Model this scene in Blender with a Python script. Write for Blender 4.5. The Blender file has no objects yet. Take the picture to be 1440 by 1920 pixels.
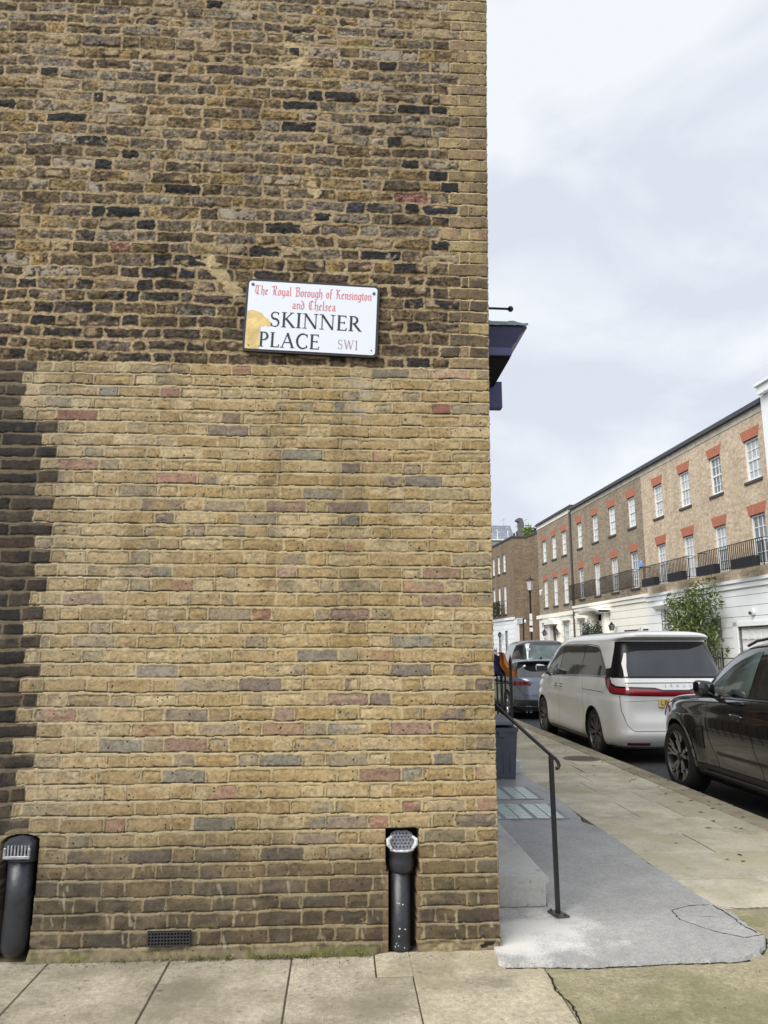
import bpy, bmesh, math, random
import numpy as np
from mathutils import Vector, Matrix
from mathutils.bvhtree import BVHTree

# ------------------------------------------------------------------ camera, sky, sun, exposure
scene = bpy.context.scene
COL = scene.collection
cd = bpy.data.cameras.new('camera')
cam = bpy.data.objects.new('camera', cd)
COL.objects.link(cam)
cd.sensor_fit = 'VERTICAL'
cd.sensor_height = 36.0
cd.lens = 1400.0 / 1920.0 * 36.0
cd.clip_start = 0.05
cd.clip_end = 2000
PITCH, YAW = math.radians(10.45), math.radians(3.25)
cam.location = (0, 0, 1.5)
cam.rotation_euler = (math.radians(90) + PITCH, 0, -YAW)
scene.camera = cam

SUN_EL, SUN_AZ = math.radians(47), math.radians(224)     # azimuth from north (+Y), clockwise
world = bpy.data.worlds.new('World')
scene.world = world
world.use_nodes = True
wn, wl = world.node_tree.nodes, world.node_tree.links
wn.clear()
wo = wn.new('ShaderNodeOutputWorld')
sky = wn.new('ShaderNodeTexSky')
sky.sky_type = 'NISHITA'
sky.sun_disc = False
sky.sun_elevation = SUN_EL
sky.sun_rotation = SUN_AZ
sky.air_density = 1.0
sky.dust_density = 2.0
skyb = wn.new('ShaderNodeBackground')
skyb.inputs['Strength'].default_value = 0.10
wl.new(sky.outputs[0], skyb.inputs[0])
tc = wn.new('ShaderNodeTexCoord')
mp = wn.new('ShaderNodeMapping')
mp.inputs['Scale'].default_value = (1.3, 1.3, 2.6)
mp.inputs['Location'].default_value = (3.1, 0.4, 0.2)
wl.new(tc.outputs['Generated'], mp.inputs[0])
nz = wn.new('ShaderNodeTexNoise')
nz.inputs['Scale'].default_value = 2.5
nz.inputs['Detail'].default_value = 7
nz.inputs['Roughness'].default_value = 0.5
nz.inputs['Distortion'].default_value = 0.35
wl.new(mp.outputs[0], nz.inputs['Vector'])
cr = wn.new('ShaderNodeValToRGB')
cr.color_ramp.elements[0].position = 0.41
cr.color_ramp.elements[0].color = (0.71, 0.755, 0.84, 1)
cr.color_ramp.elements[1].position = 0.585
cr.color_ramp.elements[1].color = (0.88, 0.92, 0.965, 1)
wl.new(nz.outputs['Fac'], cr.inputs[0])
clb = wn.new('ShaderNodeBackground')
clb.inputs['Strength'].default_value = 0.96
wl.new(cr.outputs[0], clb.inputs[0])
mix = wn.new('ShaderNodeMixShader')
mix.inputs[0].default_value = 0.93
wl.new(skyb.outputs[0], mix.inputs[1])
wl.new(clb.outputs[0], mix.inputs[2])
wl.new(mix.outputs[0], wo.inputs[0])

sd = bpy.data.lights.new('sun', 'SUN')
sd.energy = 3.4
sd.angle = math.radians(45)
sd.color = (1.0, 0.965, 0.91)
sun = bpy.data.objects.new('sun', sd)
COL.objects.link(sun)
sdir = Vector((math.sin(SUN_AZ) * math.cos(SUN_EL), math.cos(SUN_AZ) * math.cos(SUN_EL), math.sin(SUN_EL)))
sun.rotation_euler = sdir.to_track_quat('Z', 'Y').to_euler()
sun.location = (-5, -8, 12)

scene.view_settings.view_transform = 'Standard'
scene.view_settings.look = 'None'
scene.view_settings.exposure = 0.17
scene.view_settings.gamma = 1.0
scene.cycles.max_bounces = 6
scene.cycles.diffuse_bounces = 3
scene.cycles.glossy_bounces = 3

# ------------------------------------------------------------------ helpers
def lin(c):
    c = np.asarray(c, dtype=float) / 255.0
    return np.where(c <= 0.04045, c / 12.92, ((c + 0.055) / 1.055) ** 2.4)

def L3(r, g, b, k=1.0):
    v = lin((r, g, b)) * k
    return (float(v[0]), float(v[1]), float(v[2]), 1.0)

def mat(name, color, rough=0.6, metal=0.0, coat=0.0, noise=None, bump=None, spec=0.5, coat_rough=0.03, island=None, emit=None):
    """noise=(scale, amount, detail) varies the colour; bump=(scale, strength)"""
    m = bpy.data.materials.new(name)
    m.use_nodes = True
    nt = m.node_tree
    b = nt.nodes['Principled BSDF']
    b.inputs['Base Color'].default_value = color
    b.inputs['Roughness'].default_value = rough
    b.inputs['Metallic'].default_value = metal
    b.inputs['Specular IOR Level'].default_value = spec
    b.inputs['Coat Weight'].default_value = coat
    b.inputs['Coat Roughness'].default_value = coat_rough
    t = nt.nodes.new('ShaderNodeTexCoord')
    src = None
    if noise or island:
        rgb = nt.nodes.new('ShaderNodeRGB')
        rgb.outputs[0].default_value = color
        src = rgb.outputs[0]
    if noise:
        n = nt.nodes.new('ShaderNodeTexNoise')
        n.inputs['Scale'].default_value = noise[0]
        n.inputs['Detail'].default_value = noise[2] if len(noise) > 2 else 5
        nt.links.new(t.outputs['Object'], n.inputs['Vector'])
        r = nt.nodes.new('ShaderNodeMapRange')
        r.inputs['From Min'].default_value = 0.25
        r.inputs['From Max'].default_value = 0.75
        r.inputs['To Min'].default_value = 1 - noise[1]
        r.inputs['To Max'].default_value = 1 + noise[1]
        nt.links.new(n.outputs['Fac'], r.inputs['Value'])
        src = mulc(nt, src, r.outputs[0])
    if island:
        g = nt.nodes.new('ShaderNodeNewGeometry')
        r = nt.nodes.new('ShaderNodeMapRange')
        r.inputs['To Min'].default_value = 1 - island
        r.inputs['To Max'].default_value = 1 + island
        nt.links.new(g.outputs['Random Per Island'], r.inputs['Value'])
        src = mulc(nt, src, r.outputs[0])
    if src is not None:
        nt.links.new(src, b.inputs['Base Color'])
    if bump:
        n = nt.nodes.new('ShaderNodeTexNoise')
        n.inputs['Scale'].default_value = bump[0]
        n.inputs['Detail'].default_value = 6
        nt.links.new(t.outputs['Object'], n.inputs['Vector'])
        bp = nt.nodes.new('ShaderNodeBump')
        bp.inputs['Strength'].default_value = bump[1]
        bp.inputs['Distance'].default_value = 0.01
        nt.links.new(n.outputs['Fac'], bp.inputs['Height'])
        nt.links.new(bp.outputs[0], b.inputs['Normal'])
    if emit:
        b.inputs['Emission Color'].default_value = color
        b.inputs['Emission Strength'].default_value = emit
    return m

def mulc(nt, a, fac):
    """colour * scalar"""
    v = nt.nodes.new('ShaderNodeVectorMath')
    v.operation = 'SCALE'
    nt.links.new(a, v.inputs[0])
    nt.links.new(fac, v.inputs['Scale'])
    return v.outputs[0]

def mixc(nt, a, b, fac):
    m = nt.nodes.new('ShaderNodeMix')
    m.data_type = 'RGBA'
    for s, i in ((a, 6), (b, 7)):
        if hasattr(s, 'default_value'):
            nt.links.new(s, m.inputs[i])
        else:
            m.inputs[i].default_value = s
    if hasattr(fac, 'default_value'):
        nt.links.new(fac, m.inputs[0])
    else:
        m.inputs[0].default_value = fac
    return m.outputs[2]

def noise_node(nt, vec, scale, detail=5, rough=0.55, dist=0.0):
    n = nt.nodes.new('ShaderNodeTexNoise')
    n.inputs['Scale'].default_value = scale
    n.inputs['Detail'].default_value = detail
    n.inputs['Roughness'].default_value = rough
    n.inputs['Distortion'].default_value = dist
    nt.links.new(vec, n.inputs['Vector'])
    return n.outputs['Fac']

def ramp(nt, val, a, b, to0=0.0, to1=1.0, smooth=True):
    r = nt.nodes.new('ShaderNodeMapRange')
    r.interpolation_type = 'SMOOTHSTEP' if smooth else 'LINEAR'
    r.inputs['From Min'].default_value = a
    r.inputs['From Max'].default_value = b
    r.inputs['To Min'].default_value = to0
    r.inputs['To Max'].default_value = to1
    nt.links.new(val, r.inputs['Value'])
    return r.outputs[0]

def mathn(nt, op, a, b=None):
    m = nt.nodes.new('ShaderNodeMath')
    m.operation = op
    for i, s in enumerate((a, b)):
        if s is None:
            continue
        if hasattr(s, 'default_value'):
            nt.links.new(s, m.inputs[i])
        else:
            m.inputs[i].default_value = s
    return m.outputs[0]

def tag(o, label=None, cat=None, group=None, kind=None):
    if label: o['label'] = label
    if cat: o['category'] = cat
    if group: o['group'] = group
    if kind: o['kind'] = kind
    return o

def thing(name, label, cat, loc=(0, 0, 0), rot=(0, 0, 0), group=None):
    o = bpy.data.objects.new(name, None)
    o.empty_display_size = 0.1
    COL.objects.link(o)
    o.location = loc
    o.rotation_euler = rot
    return tag(o, label, cat, group)

def wloc(o):
    v = Vector((0, 0, 0))
    while o is not None:
        v += Vector(o.location)
        o = o.parent
    return v

class MB:
    """collects geometry; build() links ONE mesh object"""
    def __init__(self, tf=None):
        self.v, self.f, self.tf, self.mi = [], [], tf, []
        self.cur = 0
    def add(self, verts, faces):
        n = len(self.v)
        if self.tf:
            verts = [self.tf(*p) for p in verts]
        self.v.extend([tuple(p) for p in verts])
        self.f.extend([tuple(i + n for i in f) for f in faces])
        self.mi.extend([self.cur] * len(faces))
        return self
    def box(self, x0, x1, y0, y1, z0, z1):
        v = [(x0, y0, z0), (x1, y0, z0), (x1, y1, z0), (x0, y1, z0), (x0, y0, z1), (x1, y0, z1), (x1, y1, z1), (x0, y1, z1)]
        f = [(0, 3, 2, 1), (4, 5, 6, 7), (0, 1, 5, 4), (1, 2, 6, 5), (2, 3, 7, 6), (3, 0, 4, 7)]
        return self.add(v, f)
    def bbox(self, x0, x1, y0, y1, z0, z1, b=0.005):
        """box with chamfered edges"""
        b = min(b, abs(x1 - x0) * .45, abs(y1 - y0) * .45, abs(z1 - z0) * .45)
        vs, idx = [], {}
        for ix, X in enumerate((x0, x1)):
            for iy, Y in enumerate((y0, y1)):
                for iz, Z in enumerate((z0, z1)):
                    sx, sy, sz = (1 if ix == 0 else -1), (1 if iy == 0 else -1), (1 if iz == 0 else -1)
                    for a in range(3):
                        p = [X + sx * b, Y + sy * b, Z + sz * b]
                        p[a] = (X, Y, Z)[a]
                        idx[(ix, iy, iz, a)] = len(vs)
                        vs.append(tuple(p))
        F = []
        for a in range(3):
            o = [i for i in range(3) if i != a]
            for s in (0, 1):
                q = []
                for (p, r) in ((0, 0), (1, 0), (1, 1), (0, 1)):
                    k = [0, 0, 0]; k[a] = s; k[o[0]] = p; k[o[1]] = r
                    q.append(idx[(k[0], k[1], k[2], a)])
                F.append(tuple(q))
        for a in range(3):                     # edges along axis a
            o = [i for i in range(3) if i != a]
            for p in (0, 1):
                for r in (0, 1):
                    k0 = [0, 0, 0]; k0[o[0]] = p; k0[o[1]] = r
                    k1 = list(k0); k1[a] = 1
                    F.append((idx[tuple(k0) + (o[0],)], idx[tuple(k1) + (o[0],)], idx[tuple(k1) + (o[1],)], idx[tuple(k0) + (o[1],)]))
        for i in (0, 1):
            for j in (0, 1):
                for k in (0, 1):
                    F.append((idx[(i, j, k, 0)], idx[(i, j, k, 1)], idx[(i, j, k, 2)]))
        return self.add(vs, F)
    def tube(self, pts, r, n=8, caps=True):
        pts = [Vector(p) for p in pts]
        rs = r if isinstance(r, (list, tuple)) else [r] * len(pts)
        vs, F = [], []
        prev = None
        for i, p in enumerate(pts):
            t = (pts[min(i + 1, len(pts) - 1)] - pts[max(i - 1, 0)]).normalized()
            if prev is None:
                a = Vector((0, 0, 1)) if abs(t.z) < 0.9 else Vector((1, 0, 0))
                u = t.cross(a).normalized()
            else:
                u = (prev - t * prev.dot(t)).normalized()
            prev = u
            w = t.cross(u)
            for k in range(n):
                an = 2 * math.pi * k / n
                vs.append(p + (u * math.cos(an) + w * math.sin(an)) * rs[i])
        for i in range(len(pts) - 1):
            for k in range(n):
                F.append((i * n + k, i * n + (k + 1) % n, (i + 1) * n + (k + 1) % n, (i + 1) * n + k))
        if caps:
            F.append(tuple(reversed(range(n))))
            F.append(tuple((len(pts) - 1) * n + k for k in range(n)))
        return self.add([tuple(v) for v in vs], F)
    def bar(self, p, q, w, d=None):
        """square bar"""
        d = d or w
        p, q = Vector(p), Vector(q)
        t = (q - p).normalized()
        a = Vector((0, 0, 1)) if abs(t.z) < 0.9 else Vector((1, 0, 0))
        u = t.cross(a).normalized() * w / 2
        v = t.cross(u.normalized()) * d / 2
        vs = [p - u - v, p + u - v, p + u + v, p - u + v, q - u - v, q + u - v, q + u + v, q - u + v]
        return self.add([tuple(x) for x in vs], [(0, 3, 2, 1), (4, 5, 6, 7), (0, 1, 5, 4), (1, 2, 6, 5), (2, 3, 7, 6), (3, 0, 4, 7)])
    def lathe(self, prof, n=20, c=(0, 0, 0), axis='z', caps=True):
        vs, F = [], []
        for (r, z) in prof:
            for k in range(n):
                a = 2 * math.pi * k / n
                x, y = r * math.cos(a), r * math.sin(a)
                if axis == 'z': p = (c[0] + x, c[1] + y, c[2] + z)
                elif axis == 'x': p = (c[0] + z, c[1] + x, c[2] + y)
                else: p = (c[0] + x, c[1] + z, c[2] + y)
                vs.append(p)
        m = len(prof)
        for i in range(m - 1):
            for k in range(n):
                F.append((i * n + k, i * n + (k + 1) % n, (i + 1) * n + (k + 1) % n, (i + 1) * n + k))
        if caps and prof[0][0] > 1e-4: F.append(tuple(reversed(range(n))))
        if caps and prof[-1][0] > 1e-4: F.append(tuple((m - 1) * n + k for k in range(n)))
        return self.add(vs, F)
    def prism(self, poly, y0, y1, plane='xz'):
        n = len(poly)
        if plane == 'xz':
            vs = [(a, y0, b) for a, b in poly] + [(a, y1, b) for a, b in poly]
        elif plane == 'xy':
            vs = [(a, b, y0) for a, b in poly] + [(a, b, y1) for a, b in poly]
        else:
            vs = [(y0, a, b) for a, b in poly] + [(y1, a, b) for a, b in poly]
        F = [tuple(range(n)), tuple(reversed(range(n, 2 * n)))] + [(i, i + n, (i + 1) % n + n, (i + 1) % n) for i in range(n)]
        return self.add(vs, F)
    def build(self, name, m, parent=None, smooth=False, local=False):
        me = bpy.data.meshes.new(name)
        vs = self.v
        if parent is not None and not local:
            o = wloc(parent)
            vs = [(a - o.x, b - o.y, c - o.z) for a, b, c in vs]
        me.from_pydata(vs, [], self.f)
        ms = m if isinstance(m, (list, tuple)) else [m]
        for x in ms: me.materials.append(x)
        if len(ms) > 1:
            me.polygons.foreach_set('material_index', self.mi)
        if smooth:
            me.polygons.foreach_set('use_smooth', [True] * len(me.polygons))
            if smooth != 'all':
                try:
                    me.set_sharp_from_angle(angle=math.radians(35))
                except Exception:
                    pass
        me.update()
        ob = bpy.data.objects.new(name, me)
        COL.objects.link(ob)
        if parent is not None: ob.parent = parent
        return ob

# ------------------------------------------------------------------ numpy value noise
RT = np.random.RandomState(7).rand(16, 256, 256)
def vn(x, y, s=0):
    xi, yi = np.floor(x).astype(int), np.floor(y).astype(int)
    fx, fy = x - xi, y - yi
    fx, fy = fx * fx * (3 - 2 * fx), fy * fy * (3 - 2 * fy)
    T = RT[s % 16]
    a, b = T[xi & 255, yi & 255], T[(xi + 1) & 255, yi & 255]
    c, d = T[xi & 255, (yi + 1) & 255], T[(xi + 1) & 255, (yi + 1) & 255]
    return (a * (1 - fx) + b * fx) * (1 - fy) + (c * (1 - fx) + d * fx) * fy
def fb(x, y, o=4, s=0, g=0.5):
    t, a, n = 0, 1.0, 0
    for i in range(o):
        t = t + a * vn(x * 2 ** i + 17.3 * i, y * 2 ** i + 9.1 * i, s + i)
        n += a
        a *= g
    return t / n
def sst(a, b, x):
    t = np.clip((x - a) / (b - a), 0, 1)
    return t * t * (3 - 2 * t)
# ------------------------------------------------------------------ THE CORNER WALL
WY = 4.08          # plane of the wall facing the camera
UE = 0.824         # its corner
def lean(z): return 0.0022 * z * z
WALLK = 0.93
def desat(c, s=.80):
    c = np.asarray(c, float); l = c.mean()
    return l * (1 - s) + c * s
def corner_wall(parent):
    rs = np.random.RandomState(11)
    J = [0.05, .129, .207, .282, .362, .437, .514, .587, .665, .739, .818, .897, .971, 1.052, 1.127, 1.202, 1.277, 1.355, 1.427, 1.503, 1.577,
         1.649, 1.726, 1.802, 1.878, 1.949, 2.027, 2.1, 2.171, 2.243, 2.319, 2.395, 2.469, 2.54, 2.608, 2.678, 2.749, 2.822, 2.892, 2.962, 3.033,
         3.1, 3.17, 3.24, 3.315, 3.386, 3.459, 3.533, 3.608, 3.682, 3.764, 3.837, 3.913, 3.995, 4.074, 4.152, 4.231, 4.305, 4.38, 4.454, 4.53,
         4.603, 4.683, 4.757, 4.828, 4.907, 4.979, 5.058, 5.134, 5.221, 5.298, 5.366, 5.438, 5.512]
    J = [0.05 - .077] + J
    while J[-1] < 6.3: J.append(J[-1] + .0745)
    J = np.array(J)
    du, dz = 0.005, 0.0042
    u = np.arange(-2.8, UE + 0.45, du)
    u = u + (UE - u[np.argmin(abs(u - UE))])
    z = np.arange(-0.05, 6.1, dz)
    nu, nzz = len(u), len(z)
    U, Z = np.meshgrid(u, z)
    # warp: courses wave a little, brick outlines are uneven
    ztop = sst(3.02, 3.15, Z)
    wq = sst(0.50, 0.62, U)                       # tidy corner strip
    rough = np.clip(ztop * (1 - wq) + 0.5 * (1 - sst(-1.7, -1.55, U)), 0, 1)
    Zw = Z + (fb(U * 0.9, Z * 2 + 5, 3, 1) - .5) * (0.010 + 0.020 * rough) + rough * (fb(U * 9, Z * 9, 3, 2) - .5) * 0.014
    Zw = Zw + (fb(U * 25, Z * 25, 3, 3) - .5) * (0.0080 + 0.008 * rough) + (fb(U * 6, Z * 3, 2, 11) - .5) * .008
    Zw = Zw + 0.006 * (1 - sst(-1.72, -1.60, U)) * (1 - ztop) * 0.5
    Uw = U + (fb(U * 22 + 3, Z * 30, 3, 4) - .5) * (0.009 + 0.012 * rough)
    K = np.clip(np.searchsorted(J, Zw, side='right') - 1, 0, len(J) - 2)

    Uc = [(112, 94, 64), (124, 104, 68), (98, 84, 58), (104, 92, 74), (134, 112, 74), (84, 72, 56), (96, 82, 66), (148, 122, 74), (116, 104, 84), (106, 94, 82), (118, 106, 92), (132, 122, 104)]
    Ud = [(72, 61, 50), (62, 55, 50), (86, 70, 54), (100, 84, 58), (54, 50, 48), (110, 92, 66), (78, 66, 58), (90, 76, 56), (82, 70, 62)]
    Lc = [(176, 150, 104), (166, 140, 94), (168, 140, 90), (186, 164, 122), (152, 137, 110), (128, 113, 101), (166, 124, 102), (148, 100, 84), (134, 129, 114), (160, 142, 100)]
    Lp = np.array([.25, .20, .10, .17, .13, .032, .025, .006, .022, .07]); Lp = Lp / Lp.sum()
    Sc = [(68, 59, 52), (58, 52, 49), (80, 68, 57), (50, 47, 46), (86, 75, 60), (82, 62, 50)]
    Qc = [(166, 144, 98), (150, 130, 92), (172, 150, 108), (136, 118, 86), (158, 130, 100), (146, 122, 98)]
    Qd = [(112, 94, 70), (98, 84, 66), (122, 104, 76), (92, 80, 68)]
    # bricks of a colour of their own: x, z, colour
    DK = (50, 47, 45)
    SP = [(-.345, 5.16, DK), (-.386, 4.80, DK), (-.39, 4.65, DK), (-1.74, 4.62, DK), (.41, 4.40, DK), (.485, 4.33, DK), (.565, 4.25, DK),
          (.41, 4.12, DK), (.57, 4.12, (56, 58, 66)), (-.89, 4.20, DK), (-1.25, 4.05, (40, 40, 42)), (-1.43, 4.02, (42, 42, 44)), (.09, 4.15, (58, 60, 68)),
          (.56, 3.89, DK), (-.08, 4.02, DK), (-.42, 3.83, DK), (-.95, 3.62, (48, 50, 60)), (-1.13, 3.93, DK), (.36, 3.52, DK), (-1.23, 3.46, DK),
          (-.98, 3.72, DK), (.40, 4.18, (176, 98, 80)), (-1.36, 3.81, (150, 88, 62)), (-.20, 1.06, (190, 124, 88)), (-.755, .98, (150, 88, 78)),
          (.22, .84, (160, 98, 78)), (.75, .70, (196, 122, 90)), (-.33, 1.90, (176, 122, 106)), (-1.42, 1.78, (166, 120, 104)), (-.27, 2.30, (150, 96, 84)),
          (-.42, 2.30, (152, 104, 92)), (-.02, 2.30, (124, 94, 86)), (.10, 1.66, (158, 108, 92)), (.62, 1.88, (150, 96, 78)), (.60, 1.73, (158, 112, 92)),
          (.30, 1.12, (170, 112, 96)), (.10, 1.22, (168, 116, 100)), (-.30, 1.20, (160, 112, 98)), (-1.1, 1.04, (128, 126, 116)), (.50, 3.05, (196, 132, 104)),
          (.60, 3.05, (200, 138, 110)), (.37, 3.06, (184, 150, 88)), (.18, 3.07, (112, 106, 92)), (-.36, .36, (176, 140, 110)), (.03, .36, (182, 116, 84)),
          (-.9, 2.06, (184, 140, 74)), (.46, 2.42, (112, 106, 106)), (.52, .95, (104, 104, 104)), (-.05, 1.45, (120, 112, 104)), (-.63, 2.75, (150, 100, 86)),
          (-1.02, 1.38, (140, 128, 122)), (.44, 1.36, (116, 106, 102)), (-.2, .58, (170, 140, 104)), (.72, .13, (120, 80, 60)), (.78, .2, (128, 84, 62))]
    col = np.zeros(U.shape + (3,)); H = np.zeros(U.shape); PIT = np.zeros(U.shape)
    n1 = fb(U * 60, Z * 60, 3, 5); n2 = fb(U * 14, Z * 22, 4, 6); n3 = fb(U * 5, Z * 9, 3, 7); n4 = fb(U * 120, Z * 120, 2, 8)
    n5 = fb(U * 3, Z * 3, 3, 9); n6 = fb(U * 30, Z * 70, 4, 10)
    for k in range(len(J) - 1):
        m = K == k
        if not m.any(): continue
        z0, z1 = J[k], J[k + 1]
        zm = (z0 + z1) / 2
        upper = zm > 3.13
        xq = UE + 1
        if upper:
            xq = (UE - .225 if k % 2 == 0 else UE - .165) + rs.uniform(-.01, .01)
            if rs.rand() < .25 and k % 2 == 1: xq = UE - .28
            xs = -9
        else:
            xs = (-1.655 if k % 2 else -1.575) + rs.uniform(-.02, .02)
            if zm > 3.05: xs = -1.72
            elif zm > 2.72: xs = -1.79 + .02 * (k % 2)
        # edges from the corner leftwards / rightwards
        E = [UE]; T = []
        a = UE
        seq = ['S'] if k % 2 == 0 else ['H', 'C']
        i = 0
        while a > -3.1:
            if i < len(seq): t = seq[i]
            else: t = ('H' if (T[-1] == 'S') else 'S')
            w = {'S': .2245, 'H': .1125, 'C': .055}[t] * (1 + rs.uniform(-.03, .03))
            if upper and a < xq + .02: w *= 1 + rs.uniform(-.10, .08)
            if rs.rand() < .04: w *= .7
            b = a - w
            if upper and i > 0 and a > xq + .03 and b < xq + .03: b = xq
            if not upper and a > xs + .01 and b < xs + .04: b = xs
            E.append(b); T.append(t); a = b; i += 1
        E = E[::-1]; T = T[::-1]
        a = UE
        i = 0
        while a < UE + .6:
            t = ('H' if k % 2 == 0 else 'S') if i == 0 else ('S' if T[-1] == 'H' else 'H')
            a += {'S': .225, 'H': .1125}[t]; E.append(a); T.append(t); i += 1
        E = np.array(E); nb = len(T)
        cA = np.zeros((nb, 3)); cB = np.zeros((nb, 3)); h0 = np.zeros(nb); eff = np.zeros(nb); smr = np.zeros(nb); jw = np.zeros(nb); zone = np.zeros(nb, int); er = np.zeros(nb); grad = np.zeros(nb)
        jz = np.array([(.0080, .0060, .0082, .0078)[0]] * nb); hj = np.zeros(nb); cj = np.zeros(nb)
        for b in range(nb):
            xm = (E[b] + E[b + 1]) / 2
            if upper and xm < xq: zo = 0
            elif upper: zo = 1
            elif xm < xs: zo = 3
            else: zo = 2
            zone[b] = zo
            jz[b] = (.0064, .0058, .0080, .0076)[zo]; hj[b] = rs.uniform(-.001, .0035) * (1.4, .4, .6, 1.2)[zo]; cj[b] = rs.uniform(-1, 1) * (.0028, .0006, .0010, .0022)[zo]
            if zo == 0:
                dk = np.clip(1.15 - (zm - 3.15) / .85, 0.12, .95)
                P = Ud if rs.rand() < dk else Uc
                P2 = Ud if rs.rand() < dk else Uc
                c1, c2 = P[rs.randint(len(P))], P2[rs.randint(len(P2))]
                if rs.rand() < .05: c1 = c2 = DK
                h0[b] = rs.uniform(-.005, .006); eff[b] = rs.rand() if rs.rand() < (.06 + .20 * np.clip((zm - 3.6) / 1.0, 0, 1)) else 0
                smr[b] = rs.rand() * (.4 + .5 * np.clip((zm - 3.5) / 1.2, 0, 1)); jw[b] = .0072 + rs.uniform(-.002, .003); er[b] = rs.rand() ** 2
            elif zo == 1:
                P = Qc if zm > 3.75 or rs.rand() < .2 else Qd
                c1, c2 = P[rs.randint(len(P))], P[rs.randint(len(P))]
                h0[b] = rs.uniform(-.001, .002); smr[b] = rs.rand() * .3; jw[b] = .0045
            elif zo == 2:
                c1, c2 = Lc[rs.choice(len(Lc), p=Lp)], Lc[rs.choice(len(Lc), p=Lp)]
                if rs.rand() < .45: c2 = c1
                h0[b] = rs.uniform(-.0006, .0014); smr[b] = rs.rand() ** 2 * .9; jw[b] = .0058; er[b] = rs.rand() ** 3 * .8
            else:
                c1, c2 = Sc[rs.randint(len(Sc))], Sc[rs.randint(len(Sc))]
                h0[b] = rs.uniform(-.002, .003); smr[b] = rs.rand() * .25; jw[b] = .0056; er[b] = rs.rand() ** 2 * .6
            if zo == 2:
                mn = np.array((170, 151, 116.))
                c1 = .90 * np.array(c1) + .10 * mn; c2 = .90 * np.array(c2) + .10 * mn
            for (sx, sz, sc) in SP:
                if E[b] < sx <= E[b + 1] and z0 < sz <= z1:
                    c1 = c2 = desat(sc, .60 if zo == 2 else .62) * (.62 if zo == 2 else 1) + (np.array((166, 148, 112.)) * .38 if zo == 2 else 0); eff[b] = 0; smr[b] *= .2
            v = 1 + rs.uniform(-.08, .08)
            ds = .88 if zo in (0, 1) else .88
            cA[b] = lin(desat(c1, ds)) * v; cB[b] = lin(desat(c2, ds)) * v
            grad[b] = rs.uniform(-1, 1)
        uu, zz = Uw[m], Zw[m]
        bi = np.clip(np.searchsorted(E, uu, side='right') - 1, 0, nb - 1)
        e0, e1 = E[bi], E[bi + 1]
        jj = jw[bi]; zo = zone[bi]; ero = er[bi]
        hx, hz = (e1 - e0) / 2, (z1 - z0) / 2
        r = .0055 + .011 * ero
        qx = abs(uu - (e0 + e1) / 2) - (hx - jj) + r
        qz = abs(zz - (z0 + z1) / 2 - cj[bi]) - (hz - jz[bi] - hj[bi]) + r
        d = np.hypot(np.maximum(qx, 0), np.maximum(qz, 0)) + np.minimum(np.maximum(qx, qz), 0) - r
        d = d + (n6[m] - .5) * (.007 + .026 * ero * (zo == 0) + .012 * ero * (zo == 2)) + ero * .003
        bm = 1 - sst(-.0015, .0022, d)                     # brick mask
        g = np.clip(.5 + (uu - (e0 + e1) / 2) / hx * .7 * grad[bi] + (n2[m] - .5) * 3.4, 0, 1)[:, None]
        bc = cA[bi] * (1 - g) + cB[bi] * g
        isU = (zo == 0); isL = (zo == 2) | (zo == 1)
        grain = 1 + (n1[m] - .5) * np.where(isU, 1.6, .30) + (n4[m] - .5) * np.where(isU, 1.5, .8) + (n6[m] - .5) * np.where(isU, .4, .65)
        bc = bc * grain[:, None]
        # bands / bruises along the face
        lo = lin((70, 60, 44))
        s = sst(.54, .68, n6[m]) * np.where(isU, .8, .12)
        bc = bc * (1 - s[:, None]) + (bc * .35) * s[:, None]
        # white bloom
        s = sst(.50, .64, n2[m] * .6 + n1[m] * .4 + .12 * eff[bi]) * (eff[bi] > 0) * .85
        bc = bc * (1 - s[:, None]) + lin((166, 154, 136)) * s[:, None]
        # mortar
        zt = (z1 - zz); zb = (zz - z0)                     # distance to the course lines
        mU, mL, mS = lin((160, 141, 110)), lin((184, 166, 128)), lin((120, 106, 84))
        mc = np.where(isU[:, None], mU, np.where((zo == 3)[:, None], mS, mL)) * (1 + (n1[m] - .5) * .5 + (n4[m] - .5) * np.where(isU, .8, .3))[:, None]
        # smear of mortar over the bricks
        s = sst(.56, .66, n2[m] * .55 + n3[m] * .45 + (smr[bi] - .5) * .22) * np.where(isU, .9, .32)
        bc = bc * (1 - s[:, None]) + mc * s[:, None]
        c = bc * bm[:, None] + mc * (1 - bm[:, None])
        # lower joints: pointing slopes back under the brick above -> its shadow line painted dark
        hb = h0[bi] + (n1[m] - .5) * np.where(isU, .006, .0003) + (n3[m] - .5) * np.where(isU, .008, .0010)
        hb = hb - ero * sst(-.03, 0, d) * .006
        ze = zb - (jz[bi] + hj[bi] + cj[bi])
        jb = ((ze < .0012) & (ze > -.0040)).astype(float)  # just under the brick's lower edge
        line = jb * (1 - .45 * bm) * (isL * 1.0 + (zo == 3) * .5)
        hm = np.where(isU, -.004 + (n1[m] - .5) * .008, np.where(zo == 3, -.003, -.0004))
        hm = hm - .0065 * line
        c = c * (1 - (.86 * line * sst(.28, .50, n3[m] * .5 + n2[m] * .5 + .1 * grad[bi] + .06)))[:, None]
        sj = (abs(uu - e0) < .004) & isL & (grad[bi] > .35)
        c = np.where(sj[:, None], c * .55, c)
        # broken dark outline where the pointing has shrunk away
        ed_ = np.exp(-(d / .0026) ** 2) * sst(.47, .57, n2[m] * .6 + n6[m] * .4) * np.where(isU, .65, .74)
        c = c * (1 - ed_)[:, None]
        hh = hb * bm + hm * (1 - bm) - ed_ * .003
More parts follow.
